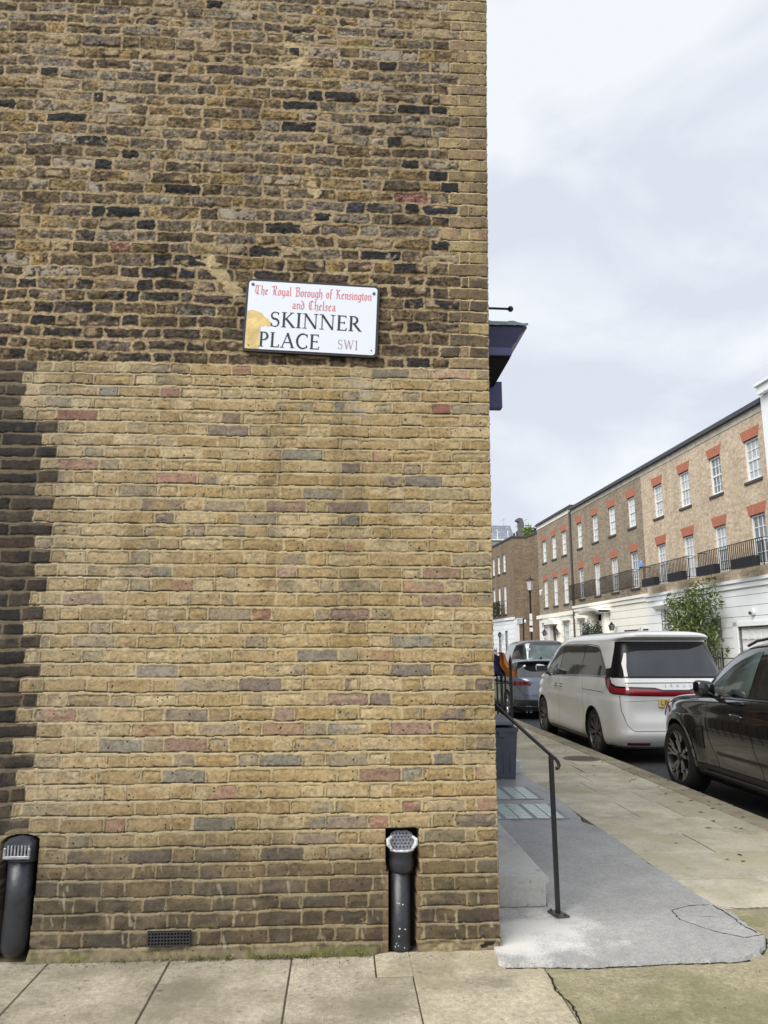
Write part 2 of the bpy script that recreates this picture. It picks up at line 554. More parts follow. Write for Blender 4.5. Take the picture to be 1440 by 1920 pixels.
        col[m] = c; H[m] = hh; PIT[m] = bm * np.where(isL, 1.0, .35)
    # a pale repair patch beside the sign and one above it
    for (cx, cz, rx, rz, a) in ((-.70, 3.62, .035, .16, .7), (-.34, 5.15, .09, .05, .0), (-.20, 4.24, .03, .06, .3), (-.34, 5.07, .10, .03, 0.)):
        dx, dz_ = U - cx, Z - cz
        xr = dx * math.cos(a) + dz_ * math.sin(a); zr = -dx * math.sin(a) + dz_ * math.cos(a)
        s = (1 - sst(.75, 1.1, np.hypot(xr / rx, zr / rz) + (n2 - .5) * 2.2 + (n6 - .5) * 1.6)) * .75
        keep = (abs(U + .345) < .045) & (abs(Z - 5.16) < .028)
        s = np.where(keep, 0, s)
        col[:] = col * (1 - s[..., None]) + lin((196, 176, 136)) * s[..., None]
    # soft lime run below the sign
    s = np.exp(-((U - .07 - (n5 - .5) * .06) / .05) ** 2) * sst(2.7, 2.95, Z) * (1 - sst(3.05, 3.16, Z)) * .55 * sst(.35, .6, n2)
    col = col * (1 - s[..., None]) + lin((186, 184, 178)) * s[..., None]
    # overall weathering: grime rising from the pavement
    g = (1 - sst(.18, .82, Z + (n5 - .5) * .30 + (n3 - .5) * .12)) * (PIT > -1)
    isb = np.clip(PIT * 1.0, 0, 1)
    dirt = lin((66, 60, 52)); 
    k_ = (.82 * g * (.58 + .42 * isb) * (.75 + .5 * n2))[..., None].clip(0, .93)
    col = col * (1 - k_) + (dirt * 1.0) * k_ * (.6 + .8 * n1[..., None])
    # scratches and lime specks on the grimy part
    s = sst(.73, .80, fb(U * 45 + Z * 8, Z * 12, 3, 12)) * g * .55
    col = col * (1 - s[..., None]) + lin((176, 166, 142)) * s[..., None]
    lf = (1 - sst(-2.2, -.2, U)) * (1 - ztop) * .30  # greyer and a little darker towards the left
    grey = col.mean(axis=2, keepdims=True) * np.array([1.02, .98, .86])
    col = col * (1 - lf[..., None]) + grey * lf[..., None] * .92
    col *= (0.88 + .24 * fb(U * .8, Z * .8, 3, 13))[..., None]
    so = sst(.52, .72, fb(U * 5, Z * .9, 4, 14)) * .20
    col *= (1 - so * (.5 + n2))[..., None]
    # recesses cut for the two pipes
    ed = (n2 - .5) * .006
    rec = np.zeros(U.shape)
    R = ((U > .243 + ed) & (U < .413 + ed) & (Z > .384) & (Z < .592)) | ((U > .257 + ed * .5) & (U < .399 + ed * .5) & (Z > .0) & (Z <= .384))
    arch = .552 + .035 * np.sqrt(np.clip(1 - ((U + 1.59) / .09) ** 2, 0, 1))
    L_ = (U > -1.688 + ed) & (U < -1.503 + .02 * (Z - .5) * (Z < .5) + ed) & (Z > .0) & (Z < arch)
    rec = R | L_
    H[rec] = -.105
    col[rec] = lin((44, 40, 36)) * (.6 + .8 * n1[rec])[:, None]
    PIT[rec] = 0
    rim = ((U > .225) & (U < .257) & (Z < .38) | (U > .399) & (U < .418) & (Z < .38)) & ~rec
    col[rim] = col[rim] * .4 + lin((128, 108, 80)) * .6 * (.6 + .8 * n1[rim])[:, None]
    rl = (~rec) & (U > -1.74) & (U < -1.47) & (Z < arch + .03) & (Z > .45)
    col[rl] = col[rl] * .35 + lin((150, 136, 106)) * .65 * (.6 + .8 * n1[rl])[:, None]
    # mossy mortar fillet along the foot of the wall
    ft = (1 - sst(.030, .056, Z + (n2 - .5) * .03)) * (~rec) * (U < UE - .02)
    ftl = ft * (1 - sst(.17, .25, U))
    H += ftl * (.012 + .02 * (1 - sst(0, .05, Z)) + (n2 - .5) * .012)
    moss = sst(.42, .62, n5 * .5 + n2 * .5 + .10 * sst(-1.2, .1, U))
    fc = lin((116, 106, 84)) * (1 - moss[..., None]) + lin((92, 92, 52)) * moss[..., None]
    col = col * (1 - ftl[..., None]) + fc * ftl[..., None] * (.6 + .8 * n1[..., None])
    ftr = ft * sst(.40, .43, U)
    fr = np.where((n3 > .52)[..., None], lin((140, 126, 98)), lin((40, 37, 33)))
    col = col * (1 - ftr[..., None]) + fr * ftr[..., None] * (.6 + .8 * n1[..., None])
    H += ftr * (n2 - .6) * .03
    # air brick hole is left flat behind its grille
    col = np.clip(col * WALLK, 0.004, .85)
    XE = U + lean(Z) * np.clip((U + .2) / 1.0, 0, 1) + np.where(Z < .12, (.12 - Z) * .10, 0) * sst(.6, .82, U)
    iE = int(np.argmin(abs(u - UE)))
    X = XE.copy(); Y = WY - H
    xe = XE[:, iE:iE + 1]
    X[:, iE:] = (xe + H[:, iE:] + (n1[:, iE:] - .5) * .006)
    Y[:, iE + 1:] = WY + (U[:, iE + 1:] - UE)
    Hc = np.clip((n6[:, iE] - .45) * .02, -.002, .008)
    X[:, iE] -= Hc; 
    V = np.stack([X, Y, Z], axis=-1).reshape(-1, 3)
    idx = np.arange(nu * nzz).reshape(nzz, nu)
    F = np.stack([idx[:-1, :-1], idx[:-1, 1:], idx[1:, 1:], idx[1:, :-1]], axis=-1).reshape(-1, 4)
    me = bpy.data.meshes.new('wall')
    me.vertices.add(len(V)); me.vertices.foreach_set('co', V.astype(np.float32).ravel())
    me.loops.add(F.size); me.loops.foreach_set('vertex_index', F.astype(np.int32).ravel())
    me.polygons.add(len(F)); me.polygons.foreach_set('loop_start', np.arange(0, F.size, 4, dtype=np.int32))
    me.polygons.foreach_set('use_smooth', np.ones(len(F), bool))
    me.update(calc_edges=True)
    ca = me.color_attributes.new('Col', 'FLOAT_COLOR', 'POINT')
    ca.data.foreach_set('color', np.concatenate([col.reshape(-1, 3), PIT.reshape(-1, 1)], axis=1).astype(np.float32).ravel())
    m = bpy.data.materials.new('weathered stock brick'); m.use_nodes = True
    nt = m.node_tree; b = nt.nodes['Principled BSDF']
    at = nt.nodes.new('ShaderNodeAttribute'); at.attribute_name = 'Col'
    t = nt.nodes.new('ShaderNodeTexCoord')
    vo = nt.nodes.new('ShaderNodeTexVoronoi'); vo.inputs['Scale'].default_value = 42
    nt.links.new(t.outputs['Object'], vo.inputs['Vector'])
    sep = nt.nodes.new('ShaderNodeSeparateColor'); nt.links.new(vo.outputs['Color'], sep.inputs[0])
    rad = ramp(nt, sep.outputs[0], .50, 1.0, 0.0, 0.24, False)
    pit = mathn(nt, 'LESS_THAN', vo.outputs['Distance'], rad)
    vo2 = nt.nodes.new('ShaderNodeTexVoronoi'); vo2.inputs['Scale'].default_value = 130
    nt.links.new(t.outputs['Object'], vo2.inputs['Vector'])
    sep2 = nt.nodes.new('ShaderNodeSeparateColor'); nt.links.new(vo2.outputs['Color'], sep2.inputs[0])
    rad2 = ramp(nt, sep2.outputs[1], .7, 1.0, 0.0, 0.3, False)
    pit2 = mathn(nt, 'LESS_THAN', vo2.outputs['Distance'], rad2)
    big = noise_node(nt, t.outputs['Object'], 6, 2)
    pp = mathn(nt, 'MAXIMUM', pit, mathn(nt, 'MULTIPLY', pit2, ramp(nt, big, .45, .6)))
    pm = mathn(nt, 'MULTIPLY', mathn(nt, 'MULTIPLY', pp, at.outputs['Alpha']), 0.9)
    fine = noise_node(nt, t.outputs['Object'], 350, 4, .7)
    c = mulc(nt, at.outputs['Color'], ramp(nt, fine, .3, .7, .66, 1.34, False))
    c = mixc(nt, c, L3(52, 42, 32), pm)
    nt.links.new(c, b.inputs['Base Color'])
    b.inputs['Roughness'].default_value = .88
    b.inputs['Specular IOR Level'].default_value = .25
    hgt = mathn(nt, 'SUBTRACT', fine, mathn(nt, 'MULTIPLY', pm, 1.5))
    bp = nt.nodes.new('ShaderNodeBump'); bp.inputs['Strength'].default_value = .7; bp.inputs['Distance'].default_value = .003
    nt.links.new(hgt, bp.inputs['Height']); nt.links.new(bp.outputs[0], b.inputs['Normal'])
    me.materials.append(m)
    ob = bpy.data.objects.new('wall', me); COL.objects.link(ob)
    o = wloc(parent); me.transform(Matrix.Translation(-o)); ob.parent = parent
    return ob
# ------------------------------------------------------------------ materials
def brick_mat(name, c1, c2, mortar, axis, scale=1.0, var=.35, stain=.25, offset=(0, 0, 0)):
    """running brickwork for distant walls; axis: which object axis runs along the wall"""
    m = bpy.data.materials.new(name); m.use_nodes = True
    nt = m.node_tree; b = nt.nodes['Principled BSDF']
    t = nt.nodes.new('ShaderNodeTexCoord')
    sx = nt.nodes.new('ShaderNodeSeparateXYZ'); nt.links.new(t.outputs['Object'], sx.inputs[0])
    cx = nt.nodes.new('ShaderNodeCombineXYZ')
    nt.links.new(sx.outputs[axis], cx.inputs[0]); nt.links.new(sx.outputs[2], cx.inputs[1])
    br = nt.nodes.new('ShaderNodeTexBrick')
    br.inputs['Scale'].default_value = 1.0
    br.inputs['Brick Width'].default_value = .225; br.inputs['Row Height'].default_value = .075
    br.inputs['Mortar Size'].default_value = .006; br.inputs['Mortar Smooth'].default_value = .3
    br.inputs['Bias'].default_value = 0
    br.inputs['Color1'].default_value = c1; br.inputs['Color2'].default_value = c2; br.inputs['Mortar'].default_value = mortar
    nt.links.new(cx.outputs[0], br.inputs['Vector'])
    st = nt.nodes.new('ShaderNodeMapping'); st.inputs['Scale'].default_value = (1, 1, .25)
    nt.links.new(t.outputs['Object'], st.inputs[0])
    n1 = ramp(nt, noise_node(nt, t.outputs['Object'], 9, 3), .3, .7, 1 - var, 1 + var, False)
    n2 = ramp(nt, noise_node(nt, st.outputs[0], 1.6, 5), .3, .7, 1 - stain, 1 + stain * .6, False)
    c = mulc(nt, mulc(nt, br.outputs['Color'], n1), n2)
    nt.links.new(c, b.inputs['Base Color']); b.inputs['Roughness'].default_value = .9; b.inputs['Specular IOR Level'].default_value = .2
    return m

def pos_mask(nt, obj, axis, a, b_, jitter=0.0, jscale=6):
    sx = nt.nodes.new('ShaderNodeSeparateXYZ'); nt.links.new(obj, sx.inputs[0])
    v = sx.outputs[axis]
    if jitter:
        n = noise_node(nt, obj, jscale, 5)
        v = mathn(nt, 'ADD', v, mathn(nt, 'MULTIPLY', mathn(nt, 'SUBTRACT', n, .5), jitter))
    return ramp(nt, v, a, b_)

def stone_mat(name, base, speck=.25, tint=None, rough=.85, patch=.2):
    m = bpy.data.materials.new(name); m.use_nodes = True
    nt = m.node_tree; b = nt.nodes['Principled BSDF']
    t = nt.nodes.new('ShaderNodeTexCoord'); O = t.outputs['Object']
    at = nt.nodes.new('ShaderNodeAttribute'); at.attribute_name = 'tone'
    c = nt.nodes.new('ShaderNodeRGB'); c.outputs[0].default_value = base
    c = mulc(nt, c.outputs[0], at.outputs['Fac'])
    c = mulc(nt, c, ramp(nt, noise_node(nt, O, 3.5, 7, .6), .3, .7, 1 - patch, 1 + patch, False))
    c = mulc(nt, c, ramp(nt, noise_node(nt, O, 210, 3, .7), .3, .7, 1 - speck, 1 + speck, False))
    c = mulc(nt, c, ramp(nt, noise_node(nt, O, 38, 4, .6), .3, .7, 1 - speck * .6, 1 + speck * .4, False))
    sp = ramp(nt, noise_node(nt, O, 17, 4, .6), .60, .72)
    c = mixc(nt, c, mulc_const(nt, c, .60), sp)
    c = mixc(nt, c, mulc_const(nt, c, .55), mathn(nt, 'MULTIPLY', ramp(nt, noise_node(nt, O, 1.5, 7, .7), .50, .66), .75))
    c = mixc(nt, c, mulc_const(nt, c, .5), mathn(nt, 'MULTIPLY', ramp(nt, noise_node(nt, O, 70, 2, .5), .70, .76), .8))
    c = mixc(nt, c, mulc_const(nt, c, 1.35), mathn(nt, 'MULTIPLY', ramp(nt, noise_node(nt, O, 88, 2, .5), .70, .78), .7))
    if tint is not None:
        g = ramp(nt, noise_node(nt, O, 2.2, 5, .6), .42, .66)
        c = mixc(nt, c, mixc(nt, c, tint, .7), g)
    nt.links.new(c, b.inputs['Base Color'])
    b.inputs['Roughness'].default_value = rough; b.inputs['Specular IOR Level'].default_value = .3
    bp = nt.nodes.new('ShaderNodeBump'); bp.inputs['Strength'].default_value = .35; bp.inputs['Distance'].default_value = .004
    nt.links.new(noise_node(nt, O, 160, 5, .7), bp.inputs['Height']); nt.links.new(bp.outputs[0], b.inputs['Normal'])
    return m
def mulc_const(nt, c, k):
    v = nt.nodes.new('ShaderNodeVectorMath'); v.operation = 'SCALE'
    nt.links.new(c, v.inputs[0]); v.inputs['Scale'].default_value = k
    return v.outputs[0]

def set_tone(ob, vals):
    a = ob.data.attributes.new('tone', 'FLOAT', 'FACE')
    a.data.foreach_set('value', np.asarray(vals, dtype=np.float32))

M_black_iron = mat('black iron paint', (.012, .012, .014, 1), .35, noise=(60, .3), bump=(120, .2))
M_slate_blue = mat('navy shopfront paint', L3(44, 44, 84), .45, noise=(9, .18), bump=(40, .1))
M_slate_pale = mat('lit pale blue grey paint', L3(92, 94, 138), .55, noise=(7, .14))  # fascia's own pale tone; on the pilaster it paints the light in
M_lead = mat('lead flashing', L3(146, 156, 158), .55, noise=(12, .25), bump=(30, .5))
M_dark = mat('dark void', (.006, .006, .006, 1), .9)
M_glass = mat('dark glass', (.012, .014, .016, 1), .04, spec=.8, coat=.6)
M_glass_tint = mat('tinted car glass', (.018, .020, .024, 1), .05, spec=.8, coat=.8, noise=(2.2, .8, 4), bump=(1.6, .35))
M_green_glass = mat('green tinted glass', L3(110, 132, 130, .55), .06, spec=.9, coat=1.0, noise=(3, .7, 3))
M_white_car = mat('pearl white paint', L3(240, 240, 238, .93), .28, coat=1.0, spec=.5)
M_black_car = mat('black metallic paint', (.006, .006, .007, 1), .12, coat=1.0, spec=.6)
M_silver_car = mat('blue grey metallic paint', L3(112, 120, 134), .3, metal=.5, coat=1.0)
M_grey_car = mat('dark grey metallic paint', L3(64, 66, 74), .3, metal=.5, coat=1.0)
M_trim = mat('black plastic trim', (.015, .015, .016, 1), .5)
M_gloss = mat('gloss black trim', (.006, .006, .007, 1), .12, coat=1)
M_dgloss = mat('black glass edge', (.008, .008, .009, 1), .32, spec=.3)
M_tyre = mat('tyre rubber', (.016, .016, .017, 1), .75, bump=(80, .2))
M_alloy = mat('silver alloy', L3(190, 192, 196), .25, metal=.9)
M_alloy_dark = mat('dark alloy', L3(84, 84, 86), .35, metal=.8)
M_chrome = mat('chrome', L3(210, 212, 215), .12, metal=1)
M_red_lamp = mat('red lamp lens', L3(176, 40, 54, .7), .12, coat=1, spec=.8)
M_red_dark = mat('dark red lens', L3(104, 18, 26), .15, coat=1)
M_plate_y = mat('yellow number plate', L3(226, 196, 122, .9), .4)
M_ink = mat('black lettering', (.012, .012, .013, 1), .5)
M_line = mat('panel gap', (.02, .02, .02, 1), .9)

# ------------------------------------------------------------------ GROUND
RZ = -0.125                     # road level
KX0, KX1 = 3.60, 3.87
g = MB(); g.box(-400, 800, -400, 900, RZ - .5, RZ)
m_road = stone_mat('asphalt', L3(78, 79, 82, .85), .35, rough=.8)
o = g.build('road', m_road); set_tone(o, [1] * len(o.data.polygons)); tag(o, kind='structure')

def slabs(rects, z, name, m, seed, bev=.0025, depth=.06, vary=.10, parent=None, jz=.0018):
    rs = random.Random(seed)
    b = MB(); tones = []
    for (x0, x1, y0, y1) in rects:
        n0 = len(b.f)
        dz = rs.uniform(-jz, jz)
        b.bbox(x0 + .0045, x1 - .0045, y0 + .006, y1 - .006, z - depth, z + dz + .001, bev)
        tv = 1 + rs.uniform(-vary, vary)
        tones += [tv] * (len(b.f) - n0)
    ob = b.build(name, m, parent)
    set_tone(ob, tones)
    return ob
m_york = stone_mat('york stone flags', L3(192, 184, 164), .24, L3(168, 161, 132), .8, .16)
m_flag = stone_mat('concrete flags', L3(166, 158, 140), .44, L3(118, 112, 94), .85, .28)
m_conc = stone_mat('cast concrete', L3(176, 167, 145), .44, L3(146, 137, 112), .88, .18)
m_concg = stone_mat('mossy concrete', L3(152, 144, 118), .46, L3(110, 110, 74), .88, .22)
m_joint = mat('joint dirt', L3(80, 73, 58), .95, noise=(40, .4))
rnd = random.Random(5)
rects = []
yb = [4.63, 5.2, 5.85, 6.42, 7.03, 7.70, 8.28, 8.86]
while yb[-1] < 47: yb.append(yb[-1] + rnd.choice((.58, .62, .66)))
for i in range(len(yb) - 1):
    y0, y1 = yb[i], yb[i + 1]
    xe = KX0
    xs = 2.21 if y0 < 9.4 else .90
    js = {0: [2.87], 1: [3.23], 2: [2.84], 3: [3.31], 4: [2.74, 3.16], 5: [3.12]}.get(i)
    if js is None:
        js = []; x = xs + rnd.uniform(.35, .95)
        while x < xe - .3: js.append(x); x += rnd.uniform(.6, 1.0)
    if i == 0: js = [3.05]
    e = [xs] + js + [xe]
    for a, b_ in zip(e[:-1], e[1:]): rects.append((a, b_, y0, y1))
pav = thing('pavement', 'pavement', None); del pav['label']
tag(pav, kind='structure')
slabs(rects, 0.0, 'york_flags', m_york, 3, parent=pav, vary=.14)
fl = [(-.82, -.225, 3.0, 4.09), (-1.405, -.82, 3.0, 4.09), (-2.0, -1.405, 3.0, 4.09), (-2.6, -2.0, 3.0, 4.09), (-3.2, -2.6, 3.0, 4.09)]
x = -3.2
while x > -9: fl.append((x - .6, x, 3.0, 4.09)); x -= .6
for r_ in range(6):
    y1 = 3.0 - r_ * .62; x = -9 + rnd.random() * .4
    while x < 3.3:
        fl.append((x, min(x + .78, 3.55), y1 - .62, y1)); x += .78
slabs(fl, 0.0, 'concrete_flags', m_flag, 4, parent=pav, vary=.07)
b = MB(); b.prism([(-.2205, 3.006), (.3475, 3.006), (.3475, 3.797), (.176, 3.797), (.176, 4.085), (-.2205, 4.085)], -.06, .0015, 'xy')
o = b.build('concrete_flags', m_flag, pav); set_tone(o, [1.03] * len(o.data.polygons))
# cast concrete round the corner, raised a little at the wall
b = MB()
b.bbox(.355, .985, 3.0, 4.09, -.06, .004, .004); n1_ = len(b.f)
b.bbox(.185, .355, 3.805, 4.09, -.06, .005, .003)
o = b.build('cast_concrete', m_conc, pav); set_tone(o, [1] * len(o.data.polygons))
b = MB(); b.bbox(.99, 3.597, 3.0, 4.62, -.06, .003, .004)
o = b.build('mossy_concrete', m_concg, pav); set_tone(o, [1] * len(o.data.polygons))
b = MB(); b.box(-9, 3.6, -1, 48, -.12, -.0045)
b.build('bedding', m_joint, pav)
# wandering cracks in the concrete
rs = random.Random(8)
b = MB()
def crack_line(pts, w=.006, z=.006):
    for i in range(len(pts) - 1):
        (x0, y0), (x1, y1) = pts[i], pts[i + 1]
        n = max(2, int(math.hypot(x1 - x0, y1 - y0) / .02))
        pr = (x0, y0)
        for k in range(1, n + 1):
            q = (x0 + (x1 - x0) * k / n + rs.uniform(-.006, .006), y0 + (y1 - y0) * k / n + rs.uniform(-.004, .004))
            dx, dy = q[0] - pr[0], q[1] - pr[1]; l = math.hypot(dx, dy) or 1
            ww = w * rs.uniform(.4, 1.2); nx, ny = -dy / l * ww / 2, dx / l * ww / 2
            b.add([(pr[0] - nx, pr[1] - ny, z), (q[0] - nx, q[1] - ny, z), (q[0] + nx, q[1] + ny, z), (pr[0] + nx, pr[1] + ny, z)], [(0, 1, 2, 3)])
            pr = q
crack_line([(.988, 3.79), (.975, 3.6), (1.0, 3.45), (.985, 3.2), (.98, 3.0)], .010, .0075)
crack_line([(2.25, 4.63), (2.35, 4.60), (2.6, 4.61), (2.8, 4.59)], .010, .0095)
b.build('crack_line', M_dark, pav)
# kerb
kr = []
y = -1.0
while y < 47:
    l = rnd.uniform(.8, 1.1); kr.append((KX0, KX1, y, y + l)); y += l
m_kerb = stone_mat('kerb granite', L3(160, 152, 132), .30, L3(136, 127, 102), .8, .2)
ks = slabs(kr, 0.0, 'kerb', m_kerb, 6, bev=.018, depth=.2, vary=.10)
tag(ks, kind='structure')
# far pavement and kerb
b = MB(); b.box(10.9, 60, -40, 49.5, RZ - .1, 0.0)
o = b.build('pavement', m_york); set_tone(o, [.9] * len(o.data.polygons)); tag(o, kind='structure')

# asphalt apron in front of the side entrance
ap = [(.78, 3.90), (.80, 3.872), (.95, 3.865), (1.2, 3.845), (1.4, 3.855), (1.6, 3.87), (1.8, 3.872), (1.95, 3.875), (2.02, 3.90), (2.10, 3.95), (2.16, 4.02), (2.23, 4.13),
      (2.235, 4.3), (2.25, 4.45), (2.21, 4.66), (2.20, 4.9), (2.205, 5.2), (2.17, 5.5), (2.20, 5.9), (2.195, 6.3), (2.19, 6.6), (2.12, 6.80), (2.16, 7.0), (2.19, 7.4), (2.21, 7.9), (2.225, 8.46), (2.20, 9.0), (2.24, 9.5), (.80, 9.5), (.80, 4.2)]
def m_apron_():
    m = bpy.data.materials.new('grey asphalt coating'); m.use_nodes = True
    nt = m.node_tree; b = nt.nodes['Principled BSDF']
    t = nt.nodes.new('ShaderNodeTexCoord'); O = t.outputs['Object']
    c = nt.nodes.new('ShaderNodeRGB'); c.outputs[0].default_value = L3(154, 153, 151)
    c = mulc(nt, c.outputs[0], ramp(nt, noise_node(nt, O, 2.5, 5), .3, .7, .88, 1.12, False))
    c = mulc(nt, c, ramp(nt, noise_node(nt, O, 190, 3, .7), .3, .7, .50, 1.55, False))
    c = mulc(nt, c, ramp(nt, noise_node(nt, O, 30, 6, .7), .3, .7, .84, 1.14, False))
    c = mulc(nt, c, ramp(nt, noise_node(nt, O, 1.1, 4, .6), .52, .62, 1, .90))
    c = mixc(nt, c, L3(70, 70, 72), mathn(nt, 'MULTIPLY', ramp(nt, noise_node(nt, O, 75, 2), .70, .76), .6))
    # whitish worn patch in the corner and round the post foot
    sx = nt.nodes.new('ShaderNodeSeparateXYZ'); nt.links.new(O, sx.inputs[0])
    dx = mathn(nt, 'DIVIDE', mathn(nt, 'SUBTRACT', sx.outputs[0], 1.08), .40)
    dy = mathn(nt, 'DIVIDE', mathn(nt, 'SUBTRACT', sx.outputs[1], 4.32), .42)
    d = mathn(nt, 'SQRT', mathn(nt, 'ADD', mathn(nt, 'MULTIPLY', dx, dx), mathn(nt, 'MULTIPLY', dy, dy)))
    d2x = mathn(nt, 'DIVIDE', mathn(nt, 'SUBTRACT', sx.outputs[0], .90), .22)
    d2y = mathn(nt, 'DIVIDE', mathn(nt, 'SUBTRACT', sx.outputs[1], 4.1), .34)
    d2 = mathn(nt, 'SQRT', mathn(nt, 'ADD', mathn(nt, 'MULTIPLY', d2x, d2x), mathn(nt, 'MULTIPLY', d2y, d2y)))
    d = mathn(nt, 'MINIMUM', d, d2)
    nn = noise_node(nt, O, 95, 6, .8)
    d = mathn(nt, 'ADD', d, mathn(nt, 'MULTIPLY', mathn(nt, 'SUBTRACT', nn, .5), 3.4))
    d = mathn(nt, 'ADD', d, mathn(nt, 'MULTIPLY', mathn(nt, 'SUBTRACT', noise_node(nt, O, 7, 4), .5), 2.2))
    wh = ramp(nt, d, .20, .98, .95, 0)
    c = mixc(nt, c, L3(216, 214, 208, .92), wh)
    dp = ramp(nt, noise_node(nt, O, 4.0, 5, .6), .60, .70)
    far = ramp(nt, sx.outputs[1], 6.6, 7.0)
    c = mixc(nt, c, L3(92, 92, 96), mathn(nt, 'MULTIPLY', mathn(nt, 'MULTIPLY', dp, far), .8))
    nt.links.new(c, b.inputs['Base Color']); 
    rg = ramp(nt, sx.outputs[1], 6.5, 7.4, .75, .32)
    nt.links.new(rg, b.inputs['Roughness'])
    bp = nt.nodes.new('ShaderNodeBump'); bp.inputs['Strength'].default_value = .5; bp.inputs['Distance'].default_value = .005
    nt.links.new(noise_node(nt, O, 180, 4, .7), bp.inputs['Height']); nt.links.new(bp.outputs[0], b.inputs['Normal'])
    return m
m_apron = m_apron_()
# ragged outline
rs = random.Random(3); rag = []
for i in range(len(ap)):
    p, q = ap[i], ap[(i + 1) % len(ap)]
    n = max(1, int(math.hypot(q[0] - p[0], q[1] - p[1]) / .035)) if i < 27 else 1
    for k in range(n):
        j = .007 if i < 27 else 0
        rag.append((p[0] + (q[0] - p[0]) * k / n + rs.uniform(-j, j), p[1] + (q[1] - p[1]) * k / n + rs.uniform(-j, j)))
cx_, cy_ = 1.5, 6.5
b = MB()
n = len(rag)
top = [(x, y, .022) for x, y in rag]
inner = [(x + (.012 if False else 0), y, .022) for x, y in rag]
low = [(x + (x - 1.5) * .006, y - (.012 if y < 4.2 else 0), -.01) for x, y in rag]
b.add(top + low, [tuple(range(n))[::-1]] + [(i, (i + 1) % n, n + (i + 1) % n, n + i) for i in range(n)])
o = b.build('asphalt_apron', m_apron); tag(o, kind='structure')
if o.data.polygons[0].normal.z < 0: o.data.flip_normals()
rs = random.Random(4); b = MB()
crack_line([(2.24, 4.16), (2.12, 4.12), (2.0, 4.22), (1.9, 4.40), (1.92, 4.55), (2.05, 4.62), (2.18, 4.63)], .007, .0235)
crack_line([(2.20, 4.62), (2.21, 4.45), (2.20, 4.3), (2.22, 4.18)], .009, .0245)
crack_line([(2.00, 4.45), (2.16, 4.42)], .003, .0235)
crack_line([(x, y - .012) for x, y in ap[1:9]], .010, .0062)  # dark line drawn along the apron's edge
crack_line([(x + .012, y) for x, y in ap[9:26]], .012, .0064)
crack_line([(.85, 4.650), (1.21, 4.649)], .007, .0236)  # dark line drawn along the foot of the step
crack_line([(1.221, 4.655), (1.22, 5.4), (1.22, 6.25)], .008, .0236)
b.build('crack_line', M_dark, o)

# two glass block panels let into the apron
m_pglass = mat('pavement glass', L3(206, 220, 214, .9), .25, noise=(14, .12))
m_pframe = mat('weathered panel frame', L3(132, 138, 140), .6, noise=(20, .2))
for gi, (y0, y1) in enumerate(((6.90, 7.56), (7.78, 8.46))):
    t = thing('pavement_light', ['glass block panel set in the grey apron, the one nearer the steps', 'glass block panel set in the grey apron, the one nearer the bin'][gi], 'pavement light', (1.5, y0, .022), group='glass block panels in the apron')
    b = MB(); b.box(.86, 2.05, y0, y1, .0225, .027); b.build('frame', m_pframe, t)
    b = MB()
    nx, ny = 8, 6
    for i in range(nx):
        for j in range(ny):
            w, h = (2.05 - .86 - .06) / nx, (y1 - y0 - .04) / ny
            xx, yy = .89 + i * w, y0 + .02 + j * h
            b.box(xx + (.020 if i % 2 == 0 else .006), xx + w - (.020 if i % 2 else .006), yy + .005, yy + h - .005, .0272, .031)
    b.build('glass_block', m_pglass, t)
# round cover in the pavement
t = thing('manhole_cover', 'worn oval metal cover set in the pale pavement', 'manhole cover', (3.35, 10.7, 0))
b = MB(); b.lathe([(.26, 0.002), (.26, .006), (.0, .006)], 28, (3.38, 10.72, 0)); b.build('plate', mat('rusty cover', L3(112, 100, 88), .7, noise=(30, .3)), t)
b = MB()
for i in range(7): b.box(3.20 + i * .055, 3.225 + i * .055, 10.56, 10.88, .0065, .010)
b.build('rib', mat('cover ribs', L3(90, 82, 74), .7), t)
# ------------------------------------------------------------------ CORNER HOUSE
m_br_side = brick_mat('side brickwork', L3(118, 106, 86), L3(92, 82, 68), L3(140, 128, 106), 1)
m_br_front = brick_mat('upper brickwork', L3(122, 104, 76), L3(86, 76, 62), L3(170, 148, 112), 0)
house = thing('corner_house', 'brick corner building whose tall weathered stock brick side wall fills the left', 'building', (-1.0, 4.2, 0))
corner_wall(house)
b = MB(); b.box(-9, .90, 4.085, 4.5, 6.09, 7.4); b.box(-9, -2.79, 4.085, 4.5, -.1, 6.09)
b.build('upper_wall', m_br_front, house)
b = MB(); b.box(.4, .80, 4.53, 15.0, -.1, 7.4)
b.build('side_wall', m_br_side, house)
b = MB(); b.box(-9, .2, 9, 14.8, -.1, 7.2); b.build('rear_wall', m_br_side, house)

# street name plate --------------------------------------------------
def ribbon(b, pts, ws, y):
    """flat stroke of varying width in the x-z plane"""
    n = len(pts)
    if not isinstance(ws, (list, tuple)): ws = [ws] * n
    vs = []
    for i in range(n):
        p0, p1 = pts[max(i - 1, 0)], pts[min(i + 1, n - 1)]
        dx, dz = p1[0] - p0[0], p1[1] - p0[1]; l = math.hypot(dx, dz) or 1
        nx, nz = -dz / l * ws[i] / 2, dx / l * ws[i] / 2
        vs += [(pts[i][0] + nx, y, pts[i][1] + nz), (pts[i][0] - nx, y, pts[i][1] - nz)]
    b.add(vs, [(2 * i, 2 * i + 1, 2 * i + 3, 2 * i + 2) for i in range(n - 1)])
def arc(cx, cz, rx, rz, a0, a1, n=14):
    return [(cx + rx * math.cos(math.radians(a0 + (a1 - a0) * i / n)), cz + rz * math.sin(math.radians(a0 + (a1 - a0) * i / n))) for i in range(n + 1)]
TK, TN, SR = .125, .055, .042
def ser(x, z, w=.26): return ([(x - w / 2, z), (x + w / 2, z)], SR)
